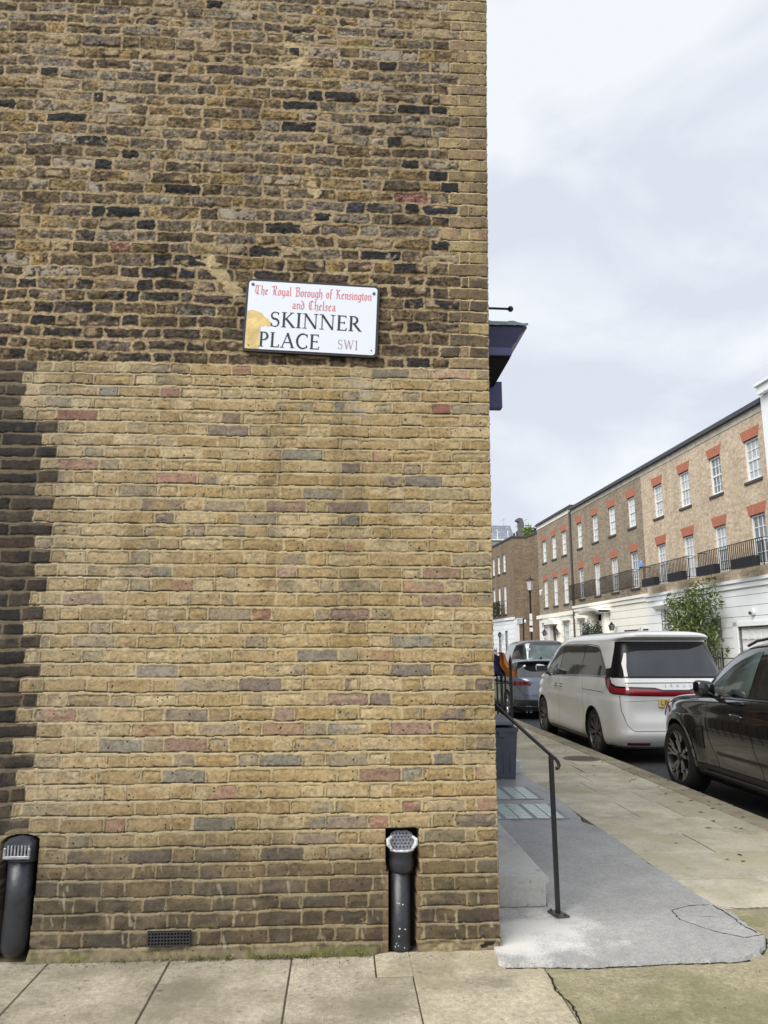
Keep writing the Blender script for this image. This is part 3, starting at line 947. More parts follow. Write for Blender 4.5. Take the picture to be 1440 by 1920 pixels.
def roman():
    G = {}
    G['I'] = (.30, [([(.15, 0), (.15, 1)], TK), ser(.15, .02), ser(.15, .98)])
    G['S'] = (.56, [(arc(.28, .75, .19, .225, 35, 270) + arc(.28, .27, .20, .25, 90, -145)[1:], [TN + (TK - TN) * min(1, max(0, 1.15 - abs(i - 14) / 9)) for i in range(29)]),
                    ([(.44, .80), (.45, .97)], TN), ([(.10, .24), (.09, .03)], TN)])
    G['K'] = (.74, [([(.15, 0), (.15, 1)], TK), ser(.15, .02), ser(.15, .98), ([(.18, .48), (.56, .97)], TN), ([(.27, .57), (.66, .03)], TK), ser(.56, .98, .22), ser(.66, .02, .2)])
    G['N'] = (.86, [([(.15, 0), (.15, 1)], TN), ([(.14, .99), (.72, .02)], TK), ([(.72, 0), (.72, 1)], TN), ser(.13, .02, .24), ser(.10, .98, .2), ser(.72, .98, .24)])
    G['E'] = (.60, [([(.15, 0), (.15, 1)], TK), ([(.05, .975), (.52, .975)], TN), ([(.15, .52), (.45, .52)], TN), ([(.05, .025), (.55, .025)], TN), ([(.50, .99), (.51, .84)], TN), ([(.53, .01), (.55, .19)], TN), ([(.44, .44), (.44, .6)], TN)])
    G['R'] = (.70, [([(.15, 0), (.15, 1)], TK), ser(.15, .02), ([(.05, .975), (.26, .975)], TN), (arc(.26, .735, .22, .24, 90, -90), [TN + (TK - TN) * math.sin(math.pi * i / 14) for i in range(15)]), ([(.15, .495), (.27, .495)], TN), ([(.30, .50), (.64, .02)], TK), ser(.66, .02, .16)])
    G['P'] = (.58, [([(.15, 0), (.15, 1)], TK), ser(.15, .02), ([(.05, .975), (.26, .975)], TN), (arc(.26, .72, .23, .255, 90, -90), [TN + (TK - TN) * math.sin(math.pi * i / 14) for i in range(15)]), ([(.15, .465), (.27, .465)], TN)])
    G['L'] = (.56, [([(.15, 0), (.15, 1)], TK), ser(.15, .98), ([(.05, .025), (.52, .025)], TN), ([(.50, .01), (.52, .20)], TN)])
    G['A'] = (.80, [([(.10, .02), (.40, 1)], TN), ([(.38, 1.0), (.70, .02)], TK), ([(.20, .36), (.58, .36)], TN), ser(.10, .02, .22), ser(.70, .02, .24)])
    G['C'] = (.74, [(arc(.43, .5, .33, .49, 48, 312, 20), [TN + (TK - TN) * math.sin(math.pi * i / 20) for i in range(21)]), ([(.65, .98), (.65, .76)], TN), ([(.65, .24), (.66, .05)], TN)])
    G['W'] = (1.06, [([(.08, .98), (.32, .02)], TK), ([(.30, .02), (.53, .98)], TN), ([(.50, .98), (.75, .02)], TK), ([(.73, .02), (.97, .98)], TN), ser(.08, .98, .22), ser(.97, .98, .2)])
    G['1'] = (.34, [([(.18, 0), (.18, 1)], TK), ([(.06, .84), (.18, .98)], TN), ser(.18, .02)])
    return G
def write_roman(b, txt, x, z, h, y, track=.05, wide=1.0, weight=1.0):
    G = roman(); k = 0
    for ch in txt:
        w, st = G[ch]
        for pts, ws in st:
            k += 1
            wf = [q * h * weight for q in ws] if isinstance(ws, (list, tuple)) else ws * h * weight
            ribbon(b, [(x + px * h * wide, z + pz * h) for px, pz in pts], wf, y - .00004 * (k % 7))
        x += (w + track) * h * wide
    return x
def black_letters():
    def v(x, h=.56): return [(x - .05, h - .07), (x, h), (x, .06), (x + .06, .0)]
    G = {}
    G['T'] = (.66, [[(.02, .86), (.14, .98), (.34, .90), (.58, .98)], [(.34, .90), (.34, .08), (.46, .0)], [(.16, .86), (.08, .55), (.12, .2), (.30, .04)]])
    G['h'] = (.46, [[(.10, 1.0), (.10, .02)], [(.12, .48), (.28, .58), (.34, .46), (.34, .0), (.26, -.14)]])
    G['e'] = (.38, [[(.30, .10), (.16, .0), (.08, .10), (.08, .46), (.20, .58), (.30, .46), (.10, .28)]])
    G['R'] = (.70, [[(.02, .84), (.12, .98), (.26, .88), (.26, .06), (.16, .0)], [(.26, .92), (.44, 1.0), (.54, .84), (.50, .60), (.30, .52)], [(.38, .52), (.46, .10), (.60, .0)]])
    G['o'] = (.42, [[(.20, .58), (.08, .46), (.08, .10), (.20, .0), (.32, .12), (.32, .46), (.20, .58)]])
    G['y'] = (.44, [[(.04, .50), (.10, .56), (.10, .12), (.20, .0), (.32, .10)], [(.28, .50), (.34, .56), (.34, .0), (.24, -.22), (.08, -.26)]])
    G['a'] = (.44, [[(.08, .46), (.18, .58), (.30, .50), (.30, .06), (.38, .0)], [(.30, .32), (.14, .30), (.07, .16), (.16, .0), (.30, .10)]])
    G['l'] = (.24, [[(.10, 1.0), (.10, .08), (.18, .0)]])
    G['B'] = (.64, [[(.04, .84), (.14, .98), (.22, .88), (.22, .06), (.10, .0)], [(.20, .92), (.40, 1.0), (.50, .84), (.44, .62), (.24, .56)], [(.44, .56), (.54, .40), (.52, .12), (.34, .0), (.14, .06)]])
    G['r'] = (.32, [[(.04, .50), (.10, .56), (.10, .06), (.16, .0)], [(.12, .48), (.22, .58), (.28, .48)]])
    G['u'] = (.46, [[(.04, .50), (.10, .56), (.10, .10), (.20, .0), (.32, .10)], [(.28, .50), (.34, .56), (.34, .06), (.40, .0)]])
    G['g'] = (.42, [[(.32, .50), (.18, .58), (.08, .46), (.08, .14), (.18, .02), (.30, .12)], [(.32, .58), (.32, -.08), (.20, -.24), (.04, -.18)]])
    G['f'] = (.30, [[(.30, .92), (.20, 1.0), (.12, .88), (.12, -.08)], [(.02, .54), (.26, .54)]])
    G['K'] = (.66, [[(.04, .88), (.12, 1.0), (.20, .88), (.20, .06), (.10, .0)], [(.20, .54), (.40, .96), (.50, .88)], [(.24, .54), (.42, .44), (.46, .10), (.56, .0)]])
    G['n'] = (.46, [[(.04, .50), (.10, .56), (.10, .06), (.16, .0)], [(.12, .48), (.26, .58), (.34, .48), (.34, .06), (.40, .0)]])
    G['s'] = (.34, [[(.28, .50), (.18, .58), (.08, .46), (.26, .20), (.18, .0), (.05, .08)]])
    G['i'] = (.22, [[(.04, .50), (.10, .56), (.10, .06), (.16, .0)], [(.08, .76), (.13, .72)]])
    G['t'] = (.28, [[(.11, .74), (.11, .08), (.20, .0)], [(.02, .54), (.24, .54)]])
    G['d'] = (.42, [[(.06, .92), (.30, .60), (.32, .14), (.20, .0), (.08, .10), (.08, .44), (.20, .56), (.30, .50)]])
    G['C'] = (.62, [[(.50, .84), (.36, .98), (.16, .86), (.08, .50), (.14, .14), (.34, .0), (.52, .14)], [(.30, .90), (.26, .60), (.30, .16)]])
    G[' '] = (.34, [])
    return G
def write_black(b, txt, x, z, h, y, nib=.085, wide=1.0):
    G = black_letters(); k = 0
    vx, vz = math.cos(math.radians(38)) * nib * h / 2, math.sin(math.radians(38)) * nib * h / 2
    for ch in txt:
        w, paths = G[ch]
        for p in paths:
            k += 1
            for i in range(len(p) - 1):
                a, c = p[i], p[i + 1]
                yy = y - .00004 * ((k + i) % 9)
                ax, az, cx, cz = x + a[0] * h * wide, z + a[1] * h, x + c[0] * h * wide, z + c[1] * h
                b.add([(ax - vx, yy, az - vz), (ax + vx, yy, az + vz), (cx + vx, yy, cz + vz), (cx - vx, yy, cz - vz)], [(0, 1, 2, 3)])
                # a little body so thin diagonals stay visible
                ribbon(b, [(ax, az), (cx, cz)], nib * h * .42, yy - .00002)
        x += w * h * wide
    return x
def rrect(x0, x1, z0, z1, r, n=5):
    P = []
    for cx, cz, a in ((x1 - r, z1 - r, 0), (x0 + r, z1 - r, 90), (x0 + r, z0 + r, 180), (x1 - r, z0 + r, 270)):
        for i in range(n + 1):
            t = math.radians(a + 90 * i / n); P.append((cx + r * math.cos(t), cz + r * math.sin(t)))
    return P
sign = thing('street_sign', 'white enamel street name plate with black edge, lettered Skinner Place, on the brick wall', 'street sign', (-.187, WY - .012, 3.384), (0, math.radians(2.0), 0))
m_plate = mat('white enamel', L3(232, 238, 248, .90), .38, coat=.3, coat_rough=.2)
b = MB(); b.prism(rrect(-.386, .386, -.222, .222, .026), -.014, .008); b.build('border', M_trim, sign, local=True)
b = MB(); b.prism(rrect(-.372, .372, -.208, .208, .018), -.0165, -.0138); b.build('plate', m_plate, sign, local=True)
m_rust = mat('bare yellowed metal', L3(212, 186, 124), .6, noise=(14, .28), bump=(60, .3))
pk = [(-.371, -.207), (-.371, .020), (-.345, .028), (-.315, .022), (-.285, .010), (-.268, -.012), (-.252, -.018), (-.238, -.038), (-.222, -.048), (-.232, -.066), (-.252, -.070), (-.262, -.062), (-.272, -.072), (-.285, -.066), (-.292, -.10), (-.290, -.15), (-.290, -.207)]
b = MB(); b.prism(pk, -.0170, -.0160); o = b.build('peeled_patch', m_rust, sign, local=True); o['label'] = 'yellowed patch where the white has peeled'
m_red = mat('faded red lettering', L3(206, 116, 118), .5)
m_mauve = mat('faded mauve lettering', L3(156, 128, 140), .5)
x_ = -.336
for wd in ('The ', 'Royal ', 'Borough ', 'of ', 'Kensington'):
    b = MB(); x_ = write_black(b, wd, x_, .126, .058, -.0172, .12, .895); b.build('borough_lettering', m_red, sign, local=True)
x_ = -.118
for wd in ('and ', 'Chelsea'):
    b = MB(); x_ = write_black(b, wd, x_, .048, .058, -.0172, .12, .97); b.build('borough_lettering', m_red, sign, local=True)
b = MB()
write_roman(b, 'SKINNER', -.240, -.068, .092, -.0176, .045, 1.17, 1.12)
write_roman(b, 'PLACE', -.296, -.192, .090, -.0176, .045, 1.12, 1.12)
b.build('name_lettering', M_ink, sign, local=True)
b = MB(); write_roman(b, 'SW1', .155, -.182, .058, -.0176, .08, .95, .75); b.build('district_lettering', m_mauve, sign, local=True)
for (x, z, r) in ((-.350, .187, .009), (.352, .172, .009), (-.352, -.188, .0035), (.350, -.180, .0035)):
    b = MB(); b.lathe([(r, 0), (r, .003), (r * .5, .0045), (0, .0045)], 14, (0, 0, 0))
    b.v = [(p[0] + x, -.0168 - p[2], p[1] + z) for p in b.v]
    b.build('bolt', mat('bolt steel', L3(90, 94, 98), .45, metal=.6) if r > .005 else M_trim, sign, local=True)

# pipes --------------------------------------------------------------
m_pipe = mat('black painted cast iron', L3(34, 37, 43), .40, noise=(22, .35), bump=(40, .25), coat=.25, coat_rough=.3)
m_pipew = mat('worn grey metal', L3(150, 152, 156), .4, noise=(50, .35), bump=(60, .5), metal=.3)
p = thing('waste_pipe', 'black pipe with a slotted metal grille at its top, far left', 'pipe', (-1.592, 4.10, 0))
b = MB()
pts = [(-1.608, 4.085, .075), (-1.606, 4.10, .13), (-1.598, 4.125, .25), (-1.592, 4.125, .46)]
b.tube([(-1.588, 4.085, .030), (-1.588, 4.087, .05), (-1.588, 4.090, .08), (-1.588, 4.096, .14), (-1.589, 4.105, .28), (-1.590, 4.108, .47)], [.04, .056, .062, .064, .063, .063], 24)
b.build('pipe', m_pipe, p, smooth='all')
b = MB(); poly = rrect(-.070, .070, -.06, .058, .03, 6)
b.tube([(-1.590, 4.115, .46), (-1.588, 4.118, .50)], .075, 24)
b.v += []; b.build('collar', m_pipe, p, smooth=True)
b = MB(); hp = [(-1.658, .492), (-1.522, .492), (-1.522, .552), (-1.54, .572), (-1.59, .582), (-1.64, .572), (-1.658, .552)]
b.prism(hp, 4.045, 4.14); b.build('hood', mat('hood edge', L3(58, 62, 72), .45, noise=(30, .3)), p)
b = MB()
b.bbox(-1.655, -1.525, 4.026, 4.044, .482, .497, .003)
for i in range(7):
    x = -1.638 + i * .0165
    b.box(x, x + .008, 4.034, 4.044, .497, .545)
b.bbox(-1.655, -1.642, 4.028, 4.044, .497, .535, .003); b.bbox(-1.538, -1.525, 4.028, 4.044, .497, .532, .003)
b.build('grille', m_pipew, p)
p = thing('soil_pipe', 'black pipe with a perforated metal cap in a brick recess near the corner', 'pipe', (.321, 4.12, 0))
CX, CY = .323, 4.125
b = MB(); b.lathe([(.052, 0.0), (.054, .012), (.052, .02), (.0505, .05), (.050, .375)], 28, (CX - .004, CY, .005)); b.build('pipe', m_pipe, p, smooth='all')
b = MB(); b.lathe([(.052, .372), (.060, .385), (.066, .405), (.065, .43), (.060, .452), (.064, .462), (.067, .470), (.066, .482), (.060, .488), (.050, .488)], 28, (CX, CY, 0)); b.build('socket', m_pipe, p, smooth='all')
b = MB()      # perforated cap, leaning back
b.prism([(-.060, 0), (.060, 0), (.064, .05), (.054, .082), (.028, .096), (-.028, .096), (-.054, .082), (-.064, .05)], 0, .012)
R_ = Matrix.Rotation(math.radians(-28), 3, 'X')
b.v = [tuple(R_ @ Vector(v) + Vector((CX, CY - .060, .492))) for v in b.v]
b.build('cap', mat('scuffed cap', L3(96, 98, 106), .45, noise=(60, .45), bump=(70, .5), metal=.2), p)
b = MB()
for i in range(6):
    for j in range(5):
        x = -.045 + i * .018 + (.009 if j % 2 else 0); z = .014 + j * .0165
        if abs(x) > .052: continue
        b.lathe([(.0042, 0), (.0042, .003), (0, .003)], 8, (x, z, 0))
b.v = [tuple(R_ @ Vector((v[0], -.0005 - v[2] * .3, v[1])) + Vector((CX, CY - .060, .492))) for v in b.v]
b.build('hole', M_dark, p)
b = MB()
for s in (-1, 1):
    b.tube([(CX + s * .054, CY - .072, .500), (CX + s * .070, CY - .072, .520), (CX + s * .072, CY - .066, .543), (CX + s * .054, CY - .055, .555)], [.007, .011, .010, .006], 8)
b.tube([(CX - .058, CY - .058, .492), (CX - .03, CY - .075, .489), (CX + .03, CY - .075, .489), (CX + .058, CY - .058, .492)], .006, 8)
b.build('clip', mat('whitish worn metal', L3(190, 192, 196), .45, bump=(60, .5), noise=(70, .4)), p)
m_chip = mat('pale chipped spots', L3(196, 194, 188), .7)
rs = random.Random(5)
for (x, z) in ((-.020, .235), (-.010, .233), (.008, .228), (-.008, .115), (.020, .111), (-.012, .080), (-.020, .050), (-.026, .044), (-.030, .030), (-.014, .036), (.014, .026)):
    an = x / .051; r = .0512
    s_ = rs.uniform(.0015, .0050); b = MB()
    b.add([(CX - .004 + r * math.sin(an) + dx, CY - r * math.cos(an) - .0004, z + dz) for dx, dz in ((-s_, 0), (-s_ * .3, -s_ * .8), (s_, -s_ * .4), (s_ * .7, s_ * .7), (-s_ * .4, s_))], [(0, 1, 2, 3, 4)])
    b.build('paint_chip', m_chip, p)
# air brick
v = thing('air_vent', 'small black grid of an air brick low in the wall', 'vent', (-.835, 4.07, .093))
b = MB(); x0, x1, z0, z1 = -.940, -.729, .062, .128
nx, nz_ = 13, 4
for i in range(nx + 1):
    x = x0 + (x1 - x0 - .006) * i / nx; b.box(x, x + .006, 4.062, 4.078, z0, z1)
for j in range(nz_ + 1):
    z = z0 + (z1 - z0 - .006) * j / nz_; b.box(x0, x1, 4.0615, 4.078, z, z + .006)
b.build('grille', mat('black grille', L3(46, 47, 50), .5, noise=(60, .3)), v)
b = MB(); b.box(x0, x1, 4.0765, 4.0775, z0, z1); b.build('void', M_dark, v)

# shop cornice, seen end-on past the corner -----------------------------
hd = thing('shop_cornice', 'navy painted shopfront cornice with a grey lead top jutting past the corner', 'cornice', (.9, 5.0, 3.6))
def sweep(prof, y0, y1, ny=1):
    b = MB(); b.prism(prof, y0, y1); return b
pf = [(.80, 3.63), (1.195, 3.63), (1.205, 3.655), (1.225, 3.665), (1.245, 3.69), (1.262, 3.725), (1.285, 3.752), (1.300, 3.765), (1.318, 3.785), (1.318, 3.797), (.80, 3.797)]
sweep(pf, 5.0, 9.2).build('moulding', M_slate_blue, hd)
b = MB(); b.box(.80, 1.200, 4.997, 9.2, 3.575, 3.632); b.build('fascia', M_slate_pale, hd)
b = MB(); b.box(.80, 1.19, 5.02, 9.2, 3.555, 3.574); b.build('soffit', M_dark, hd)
b = MB(); rs = random.Random(2)
n = 26; vs = []
for i in range(n + 1):
    x = .80 + (1.325 - .80) * i / n
    vs += [(x, 4.985, 3.797 + .006 * rs.random()), (x, 4.985, 3.822 + .009 * math.sin(i * .7) + .004 * rs.random()), (x, 9.2, 3.835), (x, 9.2, 3.797)]
F = []
for i in range(n):
    for k in range(3): F.append((4 * i + k, 4 * i + 4 + k, 4 * i + 5 + k, 4 * i + 1 + k))
b.add(vs, F); b.build('lead_top', M_lead, hd)
b = MB(); b.box(.80, 1.257, 5.6, 5.68, 3.385, 3.60)
o = b.build('pilaster', M_slate_pale, hd)  # paler than the moulding: its lit front is put into the colour
# wait for the proper edge: the hanging board below the soffit
al = thing('alarm_box', 'small grey box lying on the lead top of the navy cornice', 'box', (1.15, 5.3, 3.84))
b = MB(); b.bbox(.93, 1.19, 5.05, 5.2, 3.828, 3.862, .008); b.build('casing', M_lead, al)
sb = thing('sign_bracket', 'thin black bar ending in a ball above the navy cornice', 'bracket', (.86, 5.0, 3.93))
b = MB(); b.tube([(.80, 5.0, 3.935), (1.19, 5.0, 3.931)], .009, 8); b.build('bar', M_black_iron, sb)
b = MB(); b.lathe([(0, -.021), (.012, -.018), (.02, -.008), (.0215, 0), (.02, .008), (.012, .018), (0, .021)], 14, (1.203, 5.0, 3.931)); b.build('ball', M_black_iron, sb, smooth='all')
b = MB(); b.tube([(1.028, 5.0, 3.93), (1.028, 5.0, 3.912), (1.022, 5.0, 3.905)], .0045, 6)
b.tube([(1.028 + .012 * math.cos(a), 5.0, 3.893 + .012 * math.sin(a)) for a in [math.radians(90 + 300 * i / 10) for i in range(11)]], .0035, 6)
b.tube([(1.030, 5.0, 3.884), (1.030, 5.0, 3.826)], .004, 6); b.build('hook', M_black_iron, sb)

# handrail -------------------------------------------------------------
hr = thing('handrail', 'black iron handrail post on a bolted square foot beside the grey steps', 'handrail', (1.243, 4.507, .022))
b = MB(); b.bar((1.243, 4.507, .03), (1.237, 4.507, .885), .024); b.build('post', M_black_iron, hr)
b = MB(); b.add([(1.195, 4.555, .024), (1.262, 4.562, .024), (1.296, 4.458, .024), (1.222, 4.450, .024), (1.195, 4.555, .034), (1.262, 4.562, .034), (1.296, 4.458, .034), (1.222, 4.450, .034)],
              [(0, 1, 2, 3), (4, 7, 6, 5), (0, 4, 5, 1), (1, 5, 6, 2), (2, 6, 7, 3), (3, 7, 4, 0)]); b.build('foot_plate', mat('scuffed black iron', L3(70, 68, 66), .6, noise=(70, .4)), hr)
for (x, y) in ((1.212, 4.545), (1.258, 4.548), (1.272, 4.468), (1.226, 4.462)):
    b = MB(); b.lathe([(.008, .034), (.008, .041), (.004, .047), (0, .047)], 8, (x, y, 0)); b.build('bolt', M_black_iron, hr)
b = MB()
A, B = Vector((.85, 4.50, 1.235)), Vector((1.235, 4.507, .893))
b.tube([tuple(A), tuple(B), (1.262, 4.503, .872), (1.277, 4.50, .852), (1.281, 4.498, .833), (1.273, 4.496, .820), (1.260, 4.496, .818)], [.0105] * 7, 10)
b.build('rail', M_black_iron, hr, smooth='all')

# steps ----------------------------------------------------------------
m_step = stone_mat('grey painted step', L3(182, 181, 178), .20, L3(184, 182, 174), .7, .12)
st = thing('entrance_steps', 'grey stone steps with rounded nosing against the corner building', 'steps', (1.0, 4.65, 0))
prof = [(.845, .02), (1.215, .02), (1.215, .140), (1.222, .150), (1.234, .156), (1.238, .168), (1.232, .181), (1.216, .188), (.845, .192)]
b = MB(); b.prism(prof, 4.655, 6.3); o = b.build('lower_step', m_step, st); set_tone(o, [1] * len(o.data.polygons))
b = MB(); prof2 = [(.845, .19), (.935, .192), (.935, .30), (.95, .32), (.94, .345), (.845, .352)]
b.prism(prof2, 4.72, 6.3); o = b.build('upper_step', m_step, st); set_tone(o, [1] * len(o.data.polygons))
b = MB(); b.prism([(.845, .02), (.915, .02), (.908, .10), (.90, .19), (.885, .26), (.87, .33), (.845, .36)], 4.60, 4.654); o = b.build('skirting', m_step, st); set_tone(o, [1.05] * len(o.data.polygons))
pl = None

# area railings ----------------------------------------------------------
def spear(b, x, y, z0, z1, r=.011, tall=False):
    b.bar((x, y, z0), (x, y, z1 - .12), r * 2)
    s = 1.5 if tall else 1.0
    b.lathe([(r, 0), (.018 * s, .01), (.018 * s, .018), (r, .028), (r, .045), (.016 * s, .055), (r * .8, .066), (.017 * s, .082), (.006, .125 * (1.3 if tall else 1)), (0, .14 * (1.3 if tall else 1))], 8, (x, y, z1 - .14))
rl = thing('area_railing', 'black spearhead railings in front of the corner building behind the grey bin', 'railing', (1.5, 9.5, 0))
b = MB(); b.bar((.84, 9.52, 1.085), (2.15, 9.52, 1.085), .035, .012); b.bar((2.15, 9.52, 1.085), (2.15, 16.0, 1.085), .012, .035)
b.bar((.84, 9.52, .16), (2.15, 9.52, .16), .03, .012); b.bar((2.15, 9.52, .16), (2.15, 16.0, .16), .012, .03); b.build('rail', M_black_iron, rl)
x = .90
while x < 2.05:
    b = MB(); spear(b, x, 9.52, .02, 1.22); b.build('spear_bar', M_black_iron, rl); x += .125
b = MB(); spear(b, 2.135, 9.50, .0, 1.40, .016, True); b.build('end_post', M_black_iron, rl)
y = 9.9
while y < 16:
    b = MB(); spear(b, 2.15, y, .02, 1.22); b.build('spear_bar', M_black_iron, rl); y += .26
bl = thing('stone_block', 'small white stone block at the foot of the railings beside the grey bin', 'block', (2.17, 9.55, 0))
b = MB(); b.bbox(2.06, 2.235, 9.45, 9.66, .0, .085, .006); b.bbox(2.075, 2.215, 9.46, 9.64, .085, .155, .006); b.build('plinth', mat('white stone', L3(214, 216, 218, .95), .7), bl)
bn = thing('rubbish_bin', 'slim dark grey bin with a hinged lid standing on the apron by the railings', 'bin', (1.85, 9.2, 0))
m_bin = mat('grey plastic bin', L3(84, 92, 104), .45, noise=(9, .15))
b = MB()
b.add([(1.60, 9.00, .025), (2.045, 9.00, .025), (2.045, 9.38, .025), (1.60, 9.38, .025), (1.57, 8.97, .60), (2.075, 8.97, .60), (2.075, 9.42, .60), (1.57, 9.42, .60)],
      [(0, 3, 2, 1), (4, 5, 6, 7), (0, 1, 5, 4), (1, 2, 6, 5), (2, 3, 7, 6), (3, 0, 4, 7)])
b.box(1.57, 2.085, 8.955, 8.972, .555, .60); b.box(1.85, 1.93, 8.95, 8.966, .50, .555)
b.build('body', m_bin, bn)
b = MB(); b.add([(1.555, 8.94, .635), (2.09, 8.94, .635), (2.09, 9.44, .66), (1.555, 9.44, .66), (1.57, 8.95, .665), (2.06, 8.95, .665), (2.0, 9.42, .715), (1.6, 9.42, .715)],
      [(0, 3, 2, 1), (4, 5, 6, 7), (0, 1, 5, 4), (1, 2, 6, 5), (2, 3, 7, 6), (3, 0, 4, 7)]); b.build('lid', mat('bin lid', L3(98, 104, 114), .5), bn)
b = MB(); b.box(1.575, 2.10, 9.43, 9.46, .60, .66); b.build('hinge', M_trim, bn)
b = MB(); b.bar((2.07, 8.97, .615), (2.11, 8.97, .615), .02); b.build('catch', M_trim, bn)
b = MB()
for x in (1.70, 1.80, 1.90, 1.98): b.box(x, x + .004, 8.984, 8.99, .09, .50)
b.build('rib', mat('bin rib', L3(64, 70, 80), .5), bn)
# cloth hung over the railings
cl = thing('hanging_cloth', 'orange and navy cloth bundle draped over the black railings', 'cloth', (2.2, 10.6, 1.2))
def drape(poly_a, poly_b, y, m, name):
    b = MB(); n = 12; vs = []
    for i in range(n + 1):
        for j in range(9):
            t, s = i / n, j / 8
            a = np.array(poly_a[0]) * (1 - t) + np.array(poly_a[1]) * t
            c = np.array(poly_b[0]) * (1 - t) + np.array(poly_b[1]) * t
            p_ = a * (1 - s) + c * s
            vs.append((p_[0] + .012 * math.sin(t * 9 + s), y + .035 * math.sin(s * 8 + t * 2) + .03 * math.sin(t * 5), p_[1] + .05 * math.sin(math.pi * s) * t * .3))
    for i in range(n):
        for j in range(8): b.f.append((i * 9 + j, i * 9 + j + 1, (i + 1) * 9 + j + 1, (i + 1) * 9 + j))
    b.v = vs; b.mi = [0] * len(b.f)
    return b.build(name, m, cl, smooth='all')
drape([(2.02, 1.44), (1.95, 1.10)], [(2.20, 1.42), (2.26, 1.14)], 10.45, mat('navy cloth', L3(40, 44, 82), .85), 'navy_cloth')
drape([(2.16, 1.47), (2.25, 1.13)], [(2.24, 1.46), (2.42, 1.13)], 10.35, mat('orange cloth', L3(206, 128, 50), .85), 'orange_cloth')
drape([(2.00, 1.50), (2.02, 1.42)], [(2.12, 1.50), (2.18, 1.44)], 10.44, mat('white cloth', L3(220, 220, 225), .85), 'white_cloth')

# rest of the near-side row, seen only in reflections and from the side
nr = thing('terraced_house', 'brown brick house further along on the near side of the street', 'building', (0, 15, 0))
b = MB(); b.box(-8, .80, 15.02, 46, -.1, 7.6); b.build('wall', m_br_side, nr)
b = MB(); b.box(.80, .86, 15.02, 46, 0, 3.3); b.build('ground_floor', mat('white stucco', L3(226, 224, 216, .9), .7), nr)
mwn = mat('near window', L3(60, 66, 74), .1, coat=.5)
for k in range(9):
    for (z0, z1) in ((4.2, 5.9), (1.0, 2.6)):
        b = MB(); b.box(.86 if z0 < 3 else .80, .88 if z0 < 3 else .83, 16.2 + k * 3.3, 17.2 + k * 3.3, z0, z1); w = b.build('window', mwn, nr)
for k in range(3):
    for (z0, z1) in ((4.6, 6.1),):
        b = MB(); b.box(.80, .83, 5.6 + k * 3.1, 6.6 + k * 3.1, z0, z1); b.build('window', mwn, house)
b = MB(); b.box(.80, .84, 5.0, 9.2, .36, 3.5); b.build('shopfront', M_slate_blue, house)
# ------------------------------------------------------------------ CARS
def pchip(xs, ys, xq):
    xs, ys = np.array(xs, float), np.array(ys, float)
    h = np.diff(xs); dl = np.diff(ys) / h
    m = np.zeros(len(xs))
    m[0], m[-1] = dl[0], dl[-1]
    for i in range(1, len(xs) - 1):
        if dl[i - 1] * dl[i] > 0:
            w1, w2 = 2 * h[i] + h[i - 1], h[i] + 2 * h[i - 1]
            m[i] = (w1 + w2) / (w1 / dl[i - 1] + w2 / dl[i])
    k = np.clip(np.searchsorted(xs, xq, side='right') - 1, 0, len(xs) - 2)
    t = (xq - xs[k]) / h[k]
    return ((1 + 2 * t) * (1 - t) ** 2 * ys[k] + t * (1 - t) ** 2 * h[k] * m[k] + t * t * (3 - 2 * t) * ys[k + 1] + t * t * (t - 1) * h[k] * m[k + 1])
def car_surface(levels, nlev=90, nplan=200, deform=None):
    """levels: (z, half width, y rear, y front, n rear, n front)"""
    L = np.array(levels, float)
    s = np.concatenate([[0], np.cumsum(np.hypot(np.hypot(np.diff(L[:, 0]), np.diff(L[:, 1])), .35 * np.abs(np.diff(L[:, 3]))))])
    sq = np.linspace(0, s[-1], nlev)
    C = [pchip(s, L[:, i], sq) for i in range(6)]
    vs = []
    for j in range(nlev):
        z, w, yr, yf, nr, nf = [C[i][j] for i in range(6)]
        yc = yr + (yf - yr) * .45
        t = np.linspace(0, np.pi, 3000)
        ct, st_ = np.cos(t), np.sin(t)
        X = np.where(ct >= 0, w * np.abs(st_) ** (2 / nf), w * np.abs(st_) ** (2 / nr))
        Y = np.where(ct >= 0, yc + (yf - yc) * np.abs(ct) ** (2 / nf), yc - (yc - yr) * np.abs(ct) ** (2 / nr))
        al = np.concatenate([[0], np.cumsum(np.hypot(np.diff(X), np.diff(Y)))])
        q = np.linspace(0, al[-1], nplan // 2 + 1)
        Xq, Yq = np.interp(q, al, X), np.interp(q, al, Y)
        Xq[0] = Xq[-1] = 0
        XX = np.concatenate([Xq, -Xq[-2:0:-1]]); YY = np.concatenate([Yq, Yq[-2:0:-1]])
        vs.append(np.stack([XX, YY, np.full(len(XX), z)], -1))
    V = np.array(vs)
    if deform is not None: V = deform(V)
    n = V.shape[1]
    F = []
    for j in range(nlev - 1):
        for i in range(n):
            F.append((j * n + i, j * n + (i + 1) % n, (j + 1) * n + (i + 1) % n, (j + 1) * n + i))
    F.append(tuple(range(n))[::-1]); F.append(tuple((nlev - 1) * n + i for i in range(n)))
    return [tuple(map(float, p)) for p in V.reshape(-1, 3)], F

